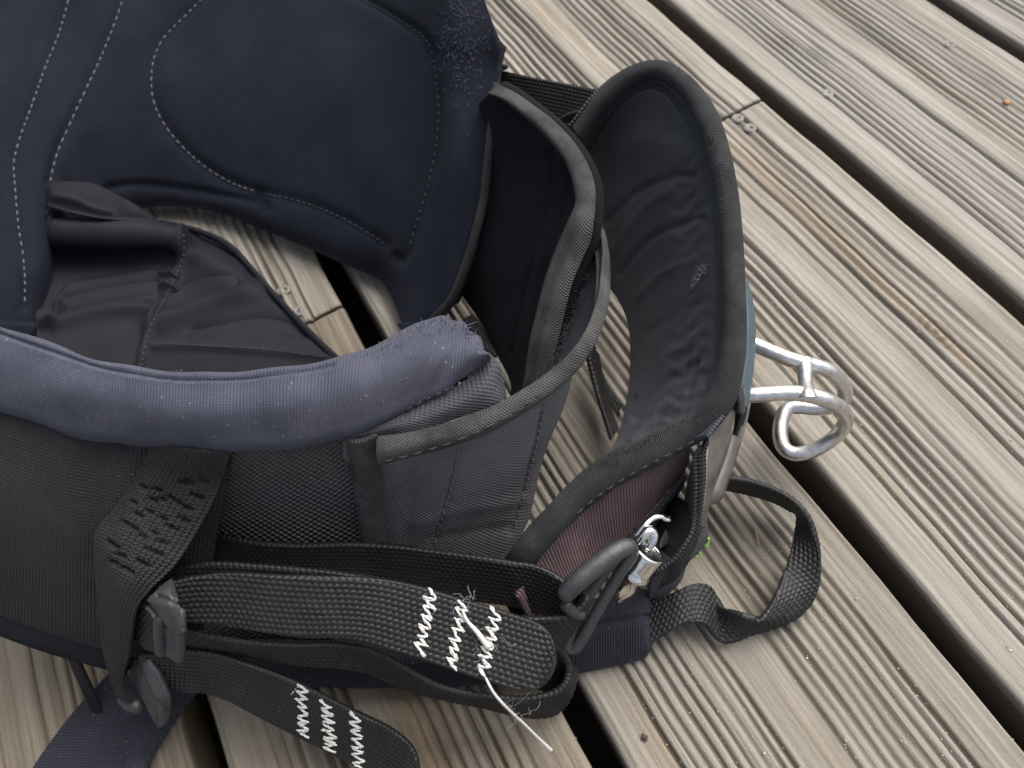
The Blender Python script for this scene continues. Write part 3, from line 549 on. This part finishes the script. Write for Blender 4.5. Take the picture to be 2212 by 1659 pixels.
s3, S3 = webbing('strap_end', [(345, 1262, .088), (380, 1254, .089), (425, 1243, .089), (500, 1237, .089), (600, 1241, .088), (700, 1244, .086), (775, 1246, .084), (850, 1254, .081), (925, 1271, .078), (1000, 1294, .074), (1075, 1315, .071), (1136, 1335, .069), (1165, 1347, .068), (1184, 1363, .067), (1196, 1385, .066), (1201, 1410, .065)],
    [(345, 1335, .080), (385, 1341, .079), (440, 1345, .079), (505, 1353, .078), (580, 1367, .077), (660, 1377, .076), (720, 1377, .075), (780, 1383, .073), (850, 1405, .070), (930, 1430, .067), (1010, 1458, .063), (1080, 1480, .061), (1125, 1491, .060), (1160, 1489, .060), (1186, 1468, .062), (1199, 1436, .064)], label='webbing strap end with three white zigzag bartacks')
s4, S4 = webbing('looped_strap', [(340, 1352, .068), (395, 1362, .068), (470, 1376, .065), (550, 1388, .060), (640, 1392, .056), (725, 1390, .052), (790, 1400, .047), (850, 1425, .042), (900, 1456, .037), (950, 1482, .033), (1000, 1496, .030), (1050, 1503, .029), (1106, 1508, .028), (1150, 1506, .028), (1194, 1495, .028), (1218, 1478, .029), (1228, 1452, .030), (1224, 1424, .032), (1208, 1400, .034), (1180, 1378, .036), (1120, 1360, .037), (1040, 1345, .038)],
    [(345, 1400, .056), (395, 1405, .056), (470, 1408, .054), (550, 1418, .050), (640, 1434, .046), (725, 1440, .042), (790, 1452, .036), (850, 1478, .030), (900, 1494, .026), (950, 1506, .022), (1000, 1516, .018), (1050, 1526, .015), (1106, 1540, .012), (1150, 1547, .010), (1196, 1541, .009), (1226, 1512, .009), (1243, 1458, .010), (1239, 1450, .012), (1222, 1470, .013), (1190, 1492, .013), (1120, 1476, .014), (1040, 1460, .014)])
s5, S5 = webbing('lower_strap_end', [(300, 1412, .062), (345, 1408, .062), (400, 1403, .061), (450, 1408, .059), (500, 1420, .056), (575, 1445, .050), (650, 1476, .044), (725, 1514, .037), (775, 1539, .033), (825, 1562, .028), (865, 1586, .024), (890, 1610, .021), (902, 1636, .019), (905, 1662, .017)],
    [(310, 1470, .052), (350, 1478, .050), (400, 1492, .047), (440, 1494, .045), (480, 1506, .042), (545, 1538, .035), (610, 1572, .029), (680, 1608, .022), (730, 1634, .017), (780, 1660, .013), (815, 1680, .011), (848, 1698, .010), (875, 1704, .011), (897, 1692, .014)], label='lower webbing strap end with white zigzag bartacks', stag=.0, pu=.0017, pv=.0017)
def zigzag(S, top, bot, n, amp, parent):
    m = Mesh(); a = np.array(top, float); b = np.array(bot, float); d = (b-a); L = np.linalg.norm(d); d /= L; e = np.array([-d[1], d[0]]); e = e if e[0] > 0 else -e
    sl_ = np.array([.42*amp*d[0], .42*amp*d[1]])
    pts = []
    for i in range(n+1):
        s = 1 if i % 2 else -1; k = rng.uniform(.8, 1.12); pts.append(a+d*L*(i/n) + e*s*amp*k + s*sl_ + rng.normal(size=2)*1.2)
    for rep in range(2):
        for i in range(n):
            p, q = pts[i]+rng.normal(size=2)*1.5, pts[i+1]+rng.normal(size=2)*1.5
            X = []
            for t in np.linspace(0, 1, 7):
                h, nn = S.hit(*(p*(1-t)+q*t)); X.append(h+nn*(.00018+.00042*math.sin(math.pi*t)))
            m.add(*tube_geo(np.array(X), (.00037*np.array([.7, 1, 1.1, 1.1, 1.1, 1, .7])), 6))
    return m.build('zigzag_bartack', WHT, parent)
for tp, bt, n in (((933, 1278), (906, 1408), 13), ((1003, 1303), (972, 1436), 13), ((1072, 1322), (1040, 1456), 13)): zigzag(S3, tp, bt, n, 13, s3)
for tp, bt, n in (((652, 1480), (655, 1590), 13), ((706, 1516), (714, 1622), 13), ((766, 1545), (776, 1660), 13)): zigzag(S5, tp, bt, n, 11.5, s5)
def on(S, px, py, h=.001):
    p, n = S.hit(px, py); return p+n*h
th = [on(S3, 998, 1312), on(S3, 1012, 1340, .0018), on(S3, 1030, 1365, .003), on(S3, 1050, 1392, .002)]
tube('loose_thread', th, [.0004, .0006, .0009, .0010], WHT, s3, 30, 6)
tube('loose_thread', [on(S3, 1046, 1462), (1056, 1478, .066), (1066, 1496, .064), (1084, 1518, .060), (1106, 1540, .052), (1130, 1562, .044), (1150, 1582, .036), (1166, 1598, .028), (1180, 1612, .020), (1191, 1622, .014)], [.0004, .0005, .0005, .0005, .0005, .0007, .0009], WHT, s3, 60, 6)
m = Mesh()
for i in range(28):
    if i < 12: b0 = P((rng.normal(1108, 20), rng.normal(1538, 12), .050))
    elif i < 20: b0 = on(S3, rng.normal(1003, 9), rng.normal(1297, 5))
    else: b0 = on(S3, rng.normal(1048, 18), rng.normal(1385, 18))
    ln = .0045*rng.uniform(.4, 1.4); k = 14; h0 = rng.uniform(0, TAU); X = [b0]; a_ = h0
    for q in range(k):                       # a limp fibre that curls as it goes
        a_ += rng.normal()*.55; X.append(X[-1] + np.array([math.cos(a_), math.sin(a_), rng.normal()*.25+.05])*ln/k*1.5)
    m.add(*tube_geo(np.array(X), .00006, 3))
m.build('thread_fuzz', solid('thread_fibre', (.42, .42, .42), .8), s3, None, 'stuff')

# --- ladder-lock buckles on the tab
def slab(name, poly, th, mat, parent, rnd=.0012, bulge=.0, label=None, rings=7):
    X = np.array([P(p) for p in poly]); c = X.mean(0); nn = np.zeros(3)
    for i in range(len(X)): nn += np.cross(X[i]-c, X[(i+1) % len(X)]-c)
    nn /= np.linalg.norm(nn); nn = nn if nn @ (CAM-c) > 0 else -nn
    Q = X
    m = Mesh(); rows = []
    sc_ = lambda k: c + (Q-c)*(1-k/np.linalg.norm(Q-c, axis=1, keepdims=True).clip(1e-6))
    for k, z in ((rnd*.0, -th), (0, -rnd), (rnd*.3, -rnd*.3), (rnd, 0)): rows.append(sc_(k) + nn*z)
    base = rows[-1]
    for f in (.75, .5, .25, .01): rows.append(c + (base-c)*f + nn*bulge*(1-f*f))
    rows.insert(0, c + (rows[0]-c)*.01); R_ = np.array(rows); m.add(R_.reshape(-1, 3), quads(len(R_), len(Q), True)); return m.build(name, mat, parent, label)
def rounded(poly, n=40, r=.18):
    q = np.array(poly, float); out = []
    for i in range(len(q)):
        a, b, c = q[i-1], q[i], q[(i+1) % len(q)]
        for t in np.linspace(0, 1, 6): out.append((1-t)**2*(b+(a-b)*r) + 2*t*(1-t)*b + t*t*(b+(c-b)*r))
    return [tuple(x) for x in out]
def lerp3(a, b, n): return [tuple(np.array(a)*(1-t)+np.array(b)*t) for t in np.linspace(0, 1, n)]
lad = thing('ladder_lock', parent=harness)
# thumb plate: curved sheet from under the tab to the sharp front edge
rows = [[(352, 1262, .096), (360, 1256, .096), (367, 1251, .095), (373, 1250, .094)], [(337, 1276, .098), (352, 1272, .099), (366, 1269, .099), (378, 1268, .097)],
        [(318, 1296, .097), (340, 1300, .100), (366, 1302, .101), (386, 1300, .099)], [(322, 1302, .094), (345, 1318, .098), (368, 1326, .099), (390, 1322, .098)],
        [(342, 1330, .091), (356, 1344, .094), (372, 1352, .095), (391, 1345, .096)], [(358, 1350, .088), (368, 1366, .090), (378, 1372, .091), (391, 1368, .094)]]
slot = [(338, 1285), (355, 1290), (372, 1297), (386, 1301)]
sheet('thumb_plate', rows, 60, 70, .002, PLA, lad, [(slot, .0014, 3.2)])
tube('side_bar', [(390, 1312, .097), (391, 1350, .094), (390, 1390, .086), (388, 1430, .078)], .0016, PLA, lad, 30, 10)
tube('side_bar', [(346, 1330, .090), (346, 1365, .084), (348, 1395, .078), (352, 1415, .074)], .0022, PLA, lad, 30, 10)
rows = [[(344, 1352, .0865), (365, 1362, .0885), (388, 1372, .090)], [(346, 1385, .080), (365, 1395, .082), (388, 1406, .0835)], [(348, 1412, .0745), (366, 1422, .077), (386, 1436, .078)]]
sheet('grip_face', rows, 30, 60, .0016, PLA, lad, [([(355, 1362+i*9), (372, 1378+i*9), (381, 1386+i*9)], .0007, 2.0) for i in range(5)])
strap('inner_webbing', [(288, 1296, .082), (300, 1292, .083), (316, 1306, .084), (330, 1322, .083), (344, 1340, .082)], [(287, 1372, .066), (300, 1384, .067), (316, 1398, .068), (330, 1405, .069), (345, 1412, .070)], WEB, harness, .0014)
lad2 = thing('ladder_lock', parent=harness)
rows = [[(268, 1452, .046), (292, 1432, .056), (312, 1412, .060), (320, 1408, .060)], [(284, 1476, .046), (305, 1460, .055), (325, 1440, .060), (336, 1436, .060)],
        [(302, 1508, .044), (322, 1492, .053), (342, 1474, .057), (353, 1470, .057)], [(318, 1540, .041), (338, 1522, .049), (358, 1505, .053), (369, 1505, .052)],
        [(333, 1565, .038), (348, 1548, .044), (362, 1535, .046), (370, 1533, .045)], [(342, 1576, .036), (351, 1566, .040), (361, 1556, .041), (366, 1550, .040)]]
sheet('thumb_plate', rows, 60, 90, .003, PLA, lad2, fn=addf(gauss_line([(318, 1430), (330, 1470), (350, 1520), (352, 1560)], .0016, 9), gauss_line([(345, 1515), (360, 1535)], -.0012, 7)), edge=3)
tube('side_bar', [(262, 1500, .040), (285, 1520, .040), (310, 1528, .040)], .003, PLA, lad2, 20, 10)

# --- spreader-bar pad standing at the right
inner = [(1208, 318, .030), (1218, 380, .024), (1240, 450, .018), (1270, 545, .014), (1301, 600, .012), (1335, 648, .012), (1354, 692, .012), (1361, 745, .012), (1360, 805, .014), (1353, 866, .020), (1338, 930, .030), (1320, 978, .042)]
outer = [(1232, 275, .080), (1290, 200, .092), (1352, 148, .100), (1420, 132, .103), (1478, 158, .104), (1530, 222, .104), (1565, 305, .103), (1590, 430, .100), (1602, 580, .096), (1606, 730, .091), (1590, 850, .087), (1530, 940, .083)]
pmid = []
for a, b, k in zip(inner, outer, range(20)):
    A_, B_ = P(a), P(b); pmid.append([A_*(1-t)+B_*t for t in (.0, .12, .5, .85, .985)])
rows = [[p[i] for p in pmid] for i in range(5)]
PSEAM = [(1262, 330), (1290, 280), (1330, 228), (1370, 198), (1407, 187), (1447, 206), (1480, 258), (1510, 321), (1526, 387), (1540, 486), (1546, 619), (1543, 700), (1541, 770), (1520, 830)]
wr = addf(*[gauss_line(l, a, w_) for l, a, w_ in (([(1310, 480), (1370, 420), (1440, 385), (1490, 380)], -.0016, 9), ([(1325, 540), (1390, 450), (1450, 410)], .0012, 10), ([(1340, 590), (1400, 520), (1480, 480), (1520, 470)], -.0014, 8),
     ([(1380, 640), (1430, 590), (1500, 560)], .001, 9), ([(1380, 850), (1430, 780), (1500, 730)], .0012, 10), ([(1370, 900), (1430, 830), (1500, 790)], -.0014, 9), ([(1365, 950), (1430, 880), (1480, 850)], .0012, 10), ([(1400, 720), (1460, 680), (1530, 650)], -.0008, 10), ([(1320, 330), (1400, 300), (1470, 330)], .0012, 30))])
def crumple(G):
    q = proj(G); x, y = q[..., 0], q[..., 1]; k = np.exp(-((x-1500)/40)**2)*(np.exp(-((y-440)/120)**2)+np.exp(-((y-790)/110)**2)*1.3) + np.exp(-((x-1440)/50)**2-((y-900)/40)**2)
    return .0008*k*np.sin((y+.5*x)/6.5+2.*np.sin(x/14))*(.6+.4*np.sin(x/9-y/11))
_wr = wr; wr = lambda G: .65*_wr(G)
pad, SPD = sheet('bar_pad', rows, 200, 150, .0014, NYL, harness, [(PSEAM, .0022, 6), ([(1290, 620), (1322, 668), (1340, 720), (1346, 800), (1338, 880), (1322, 950)], .0014, 5)], addf(wr, crumple))
po = outer[:]; pi_ = [(1262, 310, .0755), (1306, 246, .086), (1360, 198, .0935), (1412, 180, .097), (1456, 204, .098), (1492, 262, .0985), (1520, 340, .0975), (1541, 450, .095), (1552, 590, .091), (1550, 720, .087), (1534, 815, .083), (1482, 893, .079)]
po2 = [(a+(7 if a > 1500 else 3), b-(3 if b < 230 else 0), z+.002) for a, b, z in po[:-2]] + [(1606, 800, .0905), (1592, 862, .087), (1562, 910, .082), (1530, 944, .077), (1500, 962, .0745), (1470, 978, .0725), (1437, 999, .070), (1408, 1013, .068), (1378, 1028, .067), (1335, 1050, .065), (1300, 1076, .063), (1270, 1098, .061), (1240, 1126, .059), (1215, 1150, .058), (1185, 1184, .056), (1160, 1216, .052), (1136, 1262, .036)]
pi2 = pi_[:-2] + [(1540, 785, .0855), (1524, 838, .083), (1500, 876, .080), (1474, 898, .078), (1448, 912, .0765), (1424, 926, .075), (1398, 940, .0735), (1370, 953, .0725), (1342, 965, .072), (1311, 980, .071), (1275, 1004, .070), (1242, 1032, .069), (1210, 1064, .068), (1182, 1095, .067), (1150, 1128, .065), (1106, 1182, .060), (1072, 1236, .040)]
po_s = spline(np.array(po2), len(pi2)*4)[::4][:len(pi2)]
pi3 = [tuple(np.array(a)*(.86 if i < 14 else 1)+np.array(po_s[min(i, len(po_s)-1)])*(.14 if i < 14 else 0)) for i, a in enumerate(pi2)]
o, SR = strap('edge_binding', po2, pi3, TAPF, pad, .0012, .0006, False, .0028); SRB = SR
fuzz('frayed_edge', SR, lambda: (lambda i: (pi_[i][0]+rng.normal()*10+6, pi_[i][1]+rng.normal()*24))(rng.integers(2, 9)), 260, .0012, .00014, solid('frayed_grey', (.05, .052, .056), .9), pad, 1.5)
fuzz('white_scuff', SPD, lambda: (lambda t: (1497+26*t+rng.normal()*3, 618-42*t+rng.normal()*4))(rng.random()), 320, .0009, .00016, solid('scuff_fibre', (.36, .365, .38), .9), pad, 1.5)
# near arm of the pad: bound rim seen from outside, maroon webbing below
stitches('stitching', SRB, [(1500, 952), (1450, 978), (1400, 1004), (1350, 1032), (1290, 1072), (1235, 1118)], DTH, o, .003, .0016, .0004)
fuzz('frayed_edge', SRB, lambda: (lambda t: (1533-260*t+rng.normal()*6, 880+132*t+abs(rng.normal())*6))(rng.random()), 240, .0014, .00013, solid('frayed_black', (.04, .042, .044), .9), o, 1.5)
rows = [[P(p) for p in [(1490, 962, .070), (1440, 992, .068), (1380, 1022, .065), (1320, 1052, .063), (1260, 1096, .059), (1205, 1152, .056), (1160, 1210, .053), (1120, 1290, .050)]],
        [(1488, 995, .060), (1436, 1040, .056), (1382, 1080, .053), (1326, 1120, .050), (1272, 1160, .047), (1224, 1210, .044), (1190, 1262, .041), (1150, 1340, .038)],
        [(1478, 1022, .050), (1430, 1078, .045), (1380, 1132, .041), (1334, 1180, .038), (1290, 1224, .036), (1250, 1270, .033), (1220, 1310, .031), (1190, 1380, .028)]]
mar, SMR = sheet('maroon_webbing', rows, 130, 60, .0025, MAR, harness)
strap('maroon_edge', [(1480, 1026, .048), (1432, 1082, .043), (1382, 1136, .039), (1345, 1172, .036)], [(1470, 1052, .040), (1436, 1104, .036), (1396, 1150, .034), (1360, 1184, .032)], NYL, harness, .002, .0006, False)
# velcro-faced end wall that wraps the bar
L_ = [(1510, 962, .0735), (1497, 985, .072), (1499, 1030, .069), (1499, 1075, .066), (1496, 1122, .062), (1485, 1158, .058), (1459, 1194, .052), (1431, 1221, .047), (1404, 1238, .043)]
R__ = [(1532, 950, .0735), (1526, 985, .072), (1526, 1030, .069), (1522, 1072, .066), (1517, 1114, .062), (1509, 1152, .058), (1473, 1208, .051), (1443, 1230, .046), (1412, 1244, .043)]
rows = [[V(*p, .006) for p in L_], [V(*p, .03) for p in L_], [P(p) for p in L_]]
sheet('bar_cover', rows, 90, 40, .002, NYL, harness)
rows = [L_, [((a[0]+b[0])/2, (a[1]+b[1])/2, (a[2]+b[2])/2+.0012) for a, b in zip(L_, R__)], R__, [V(p[0]+3, p[1]+2, p[2], p[2]-.02) for p in R__]]
cov, _s = sheet('cover_edge', rows, 110, 60, .002, MSH, harness, [([( (2*a[0]+b[0])/3, (2*a[1]+b[1])/3) for a, b in zip(L_, R__)], .0012, 2.5)])

# --- spreader bar: plate, rubber strip, hook
bar = thing('spreader_bar', parent=harness)
pl_l = [(1586, 846, .080), (1556, 912, .077), (1532, 948, .074), (1527, 990, .072), (1526, 1040, .069), (1521, 1090, .065), (1512, 1140, .060)]
pl_r = [(1592, 880, .070), (1586, 918, .066), (1578, 952, .062), (1563, 998, .058), (1546, 1045, .054), (1533, 1090, .050), (1524, 1135, .047)]
sheet('end_plate', [pl_l, [((a[0]+b[0])/2+2, (a[1]+b[1])/2, (a[2]+b[2])/2+.001) for a, b in zip(pl_l, pl_r)], pl_r, [V(x, y, z, z-.03) for x, y, z in pl_r]], 70, 40, .002, PLATE, bar)
t_in = [(1600, 612, .084), (1605, 660, .082), (1606, 720, .080), (1602, 780, .077), (1595, 830, .075), (1589, 880, .072)]
t_out = [(1603, 620, .077), (1615, 660, .073), (1621, 712, .070), (1619, 770, .068), (1612, 832, .066), (1602, 888, .064)]
tr, STR = sheet('rubber_strip', [t_in, t_out, [V(x, y, z, z-.035) for x, y, z in t_out]], 90, 40, .002, TEAL, bar, [([(1611-i*.6, 668+i*26), (1615-i*.7, 682+i*26)], .0012, 2.) for i in range(7)])
sheet('black_clip', [[(1588, 842, .080), (1591, 866, .078), (1592, 892, .074)], [(1598, 836, .077), (1601, 862, .074), (1599, 896, .070)], [V(1598, 836, .077, .05), V(1601, 862, .074, .05), V(1599, 896, .07, .05)]], 20, 20, .0015, PLA, bar)
# bar body behind the pad, running along its outer face
tube('bar_tube', [(1545, 520, .046), (1568, 600, .048), (1582, 670, .050), (1588, 740, .050), (1584, 860, .050), (1552, 980, .046), (1515, 1090, .042)], .007, PLATE, bar, 60, 12)
hk = [(1598, 732, .056), (1621, 740, .055), (1660, 757, .0545), (1704, 775, .054), (1740, 785, .053), (1779, 796, .050), (1805, 812, .045), (1822, 834, .038), (1824, 856, .031), (1812, 872, .026), (1788, 881, .022), (1760, 882, .0205), (1732, 879, .020), (1710, 880, .0195), (1696, 889, .019), (1687, 914, .018), (1686, 945, .0175), (1695, 969, .0175), (1717, 980, .0175), (1747, 976, .019), (1780, 961, .022), (1808, 940, .027), (1824, 916, .034), (1825, 896, .041), (1811, 879, .048), (1779, 862, .054), (1732, 851, .057), (1690, 849, .058), (1640, 852, .0585), (1600, 854, .058)]
hook = tube('hook', hk, .0032, STEEL, bar, 220, 16)
tube('cross_bar', [(1736, 784, .053), (1738, 800, .0535), (1740, 826, .055), (1743, 853, .0575), (1744, 862, .0575)], [.0040, .0033, .0030, .0028, .0028, .0030, .0033, .0040], STEEL, hook, 40, 14, taper=False)
# --- side release buckle: grey plastic ring, chrome roller and keeper
ringp = thing('plastic_buckle', parent=harness)
tube('strap_bar', [(1214, 1298, .064), (1226, 1278, .066), (1245, 1258, .068), (1285, 1224, .069), (1325, 1195, .069), (1350, 1182, .068), (1372, 1180, .066)], [.0030, .0034, .0036, .0036, .0036, .0034, .003], PLA, ringp, 60, 16, flat=.85)
tube('frame_ring', [(1366, 1188, .0655), (1330, 1252, .058), (1290, 1320, .050), (1258, 1378, .043), (1240, 1402, .040), (1227, 1392, .041), (1240, 1348, .047), (1270, 1288, .055), (1310, 1228, .063), (1346, 1192, .0665)], .0021, PLA, ringp, 120, 12, closed=True)
tube('foot_bar', [(1216, 1300, .062), (1238, 1322, .056), (1262, 1330, .052)], .0022, PLA, ringp, 20, 10)
rows = [[(1300, 1248, .0585), (1324, 1216, .062), (1352, 1192, .0645)], [(1296, 1300, .0505), (1326, 1252, .056), (1364, 1196, .0635)]]
sheet('cheek_plate', [[(1260, 1338, .0475), (1240, 1372, .0435), (1232, 1396, .040)], [(1266, 1345, .0455), (1252, 1378, .0418), (1240, 1400, .039)]], 20, 12, .0014, PLA, ringp)
chrome = thing('chrome_roller', parent=harness)
a0, b0 = P((1403, 1192, .056)), P((1334, 1286, .040)); ax = (b0-a0); Lh = np.linalg.norm(ax); ax /= Lh
e1 = np.cross(ax, CAM-a0); e1 /= np.linalg.norm(e1); e2 = np.cross(ax, e1)
def lathe(name, prof, parent, mat, seg=32):
    t = np.linspace(0, TAU, seg, endpoint=False); rows = np.array([a0 + ax*s*Lh + r*(np.cos(t)[:, None]*e1 + np.sin(t)[:, None]*e2) for s, r in prof]); m = Mesh(); m.add(rows.reshape(-1, 3), quads(len(prof), seg, True)); return m.build(name, mat, parent)
lathe('roller_tube', [(.5, .0036), (.05, .0042), (.0, .0044), (-.015, .0048), (-.015, .0055), (.01, .0059), (.05, .0059), (.3, .0056), (.40, .0055), (.42, .0060), (.46, .0062), (.50, .0060), (.52, .0051), (.75, .0046), (1., .0038), (1.02, .0010)], chrome, CHROME)
tube('keeper_wire', [(1372, 1162, .058), (1381, 1150, .059), (1392, 1136, .060), (1404, 1124, .060), (1416, 1117, .060), (1430, 1116, .059), (1440, 1121, .058), (1452, 1122, .057)], .0012, CHROME, chrome, 50, 10, flat=.7)
tube('hook_end', [(1374, 1172, .060), (1384, 1166, .061), (1393, 1155, .062), (1402, 1148, .062), (1410, 1152, .061), (1410, 1166, .060), (1403, 1180, .059), (1398, 1192, .057)], [.0013, .0016, .0019, .0021, .0021, .0019, .0016, .0013], CHROME, chrome, 50, 12)
slab('plastic_latch', rounded([(1443, 1132, .040), (1462, 1138, .040), (1446, 1176, .040), (1424, 1188, .042), (1426, 1168, .042)], r=.2), .006, PLA, harness, .0008)
# rubber end block with a lime bead
slab('rubber_block', rounded([(1528, 1112, .050), (1533, 1150, .047), (1524, 1180, .044), (1494, 1212, .042), (1482, 1206, .043), (1468, 1221, .041), (1462, 1212, .042), (1500, 1170, .050), (1514, 1140, .052)], r=.12), .02, PLA, harness, .0008)
tube('lime_bead', [(1530, 1160, .043), (1529, 1172, .041), (1522, 1184, .040)], .0008, LIME, harness, 16, 8)
tube('lime_bead', [(1514, 1192, .039), (1508, 1200, .038), (1500, 1206, .038)], .0006, LIME, harness, 16, 8)
# black end straps: far side belt strap with its knob, two thin straps seen through the ring, loop at the right
strap('belt_strap', [(1060, 146, .052), (1080, 151, .053), (1149, 166, .056), (1232, 182, .060), (1297, 195, .064), (1330, 202, .066)], [(1060, 240, .036), (1090, 245, .038), (1150, 255, .042), (1215, 272, .046), (1270, 290, .05), (1300, 300, .052)], WEB, harness, .0016)
tube('knob', [(1084, 152, .056), (1087, 140, .058), (1090, 132, .059)], [.003, .0034, .0026], PLA, harness, 14, 12)
strap('strap_tip', [(1206, 256, .074), (1225, 246, .077), (1245, 239, .079), (1264, 236, .080)], [(1212, 268, .070), (1235, 262, .072), (1255, 255, .074), (1266, 240, .078)], TAPE, harness, .0012, .0006, False)
strap('side_strap', [(1262, 725, .030), (1266, 760, .026), (1278, 810, .022), (1292, 860, .020), (1306, 905, .020), (1320, 950, .022)], [(1276, 715, .024), (1284, 752, .020), (1294, 800, .016), (1306, 845, .013), (1318, 885, .012), (1332, 925, .013)], WEB, harness, .0014)
strap('side_strap', [(1290, 760, .010), (1300, 800, .008), (1316, 838, .007), (1340, 870, .007)], [(1286, 800, .005), (1300, 840, .005), (1318, 872, .005), (1336, 900, .005)], WEB, harness, .0012)
slab('strap_adjuster', rounded([(1276, 712, .030), (1290, 706, .030), (1293, 716, .028), (1280, 728, .028)], r=.25), .003, solid('grey_plastic', (.22, .22, .23), .5), harness, .0006)
strap('floor_strap', [(1000, 690, .020), (1018, 712, .020), (1040, 738, .021), (1070, 770, .022)], [(1022, 680, .012), (1042, 702, .012), (1060, 726, .013), (1090, 760, .014)], WEB, harness, .0014)
webbing('loop_strap', [(1535, 1026, .036), (1556, 1030, .034), (1606, 1035, .031), (1656, 1050, .028), (1706, 1075, .026), (1741, 1110, .024), (1761, 1150, .021), (1773, 1200, .016), (1771, 1255, .010), (1756, 1295, .006), (1731, 1325, .004), (1696, 1345, .0035), (1656, 1360, .0035), (1621, 1370, .0035), (1591, 1385, .0035), (1561, 1390, .004), (1541, 1375, .006), (1526, 1355, .010), (1506, 1345, .013), (1476, 1350, .014), (1446, 1365, .013), (1413, 1385, .011), (1390, 1396, .010)],
   [(1530, 1042, .018), (1546, 1050, .016), (1606, 1063, .013), (1666, 1080, .011), (1706, 1100, .009), (1724, 1112, .009), (1719, 1152, .010), (1706, 1200, .011), (1691, 1240, .012), (1671, 1290, .014), (1646, 1330, .015), (1634, 1338, .016), (1618, 1333, .017), (1602, 1327, .017), (1578, 1318, .014), (1560, 1311, .010), (1546, 1282, .008), (1526, 1263, .011), (1496, 1262, .014), (1466, 1275, .015), (1436, 1290, .013), (1406, 1297, .011), (1385, 1305, .010)])

# ---------------------------------------------------------------- loose bits on the boards
def chip(name, px, py, size, mat, label, cat, n=9):
    c0 = deckpt(px, py, .0006); m = Mesh(); t = np.linspace(0, TAU, n, endpoint=False); rr = size*(1+.25*rng.normal(size=n)).clip(.5, 1.4)
    rows = [np.stack([c0[0]+rr*k*np.cos(t), c0[1]+rr*k*.8*np.sin(t), c0[2]+z+0*t + rr*.25*np.sin(2*t)*k], -1) for k, z in ((.01, -.0004), (1, -.0003), (1.03, .0002), (.7, .0006), (.01, .0007))]
    m.add(np.array(rows).reshape(-1, 3), quads(5, n, True)); o = m.build(name, mat); o['label'] = label; o['category'] = cat; return o
chip('leaf_fragment', 2174, 220, .0019, solid('orange_leaf', (.42, .22, .09), .7), 'tiny orange leaf fragment lying in a groove at the upper right', 'leaf')
chip('dirt_speck', 1392, 1592, .0013, solid('dark_speck', (.07, .05, .04), .9), 'small dark brown speck on the board below the navy leg pad', 'dirt')
o = tube('dry_straw', [(1628, 1138, .001), (1633, 1152, .0016), (1637, 1166, .0022), (1640, 1180, .001)], .00045, solid('straw', (.30, .19, .09), .8), None, 20, 6)
o['label'] = 'short dry brown straw lying on the board inside the webbing loop'; o['category'] = 'straw'
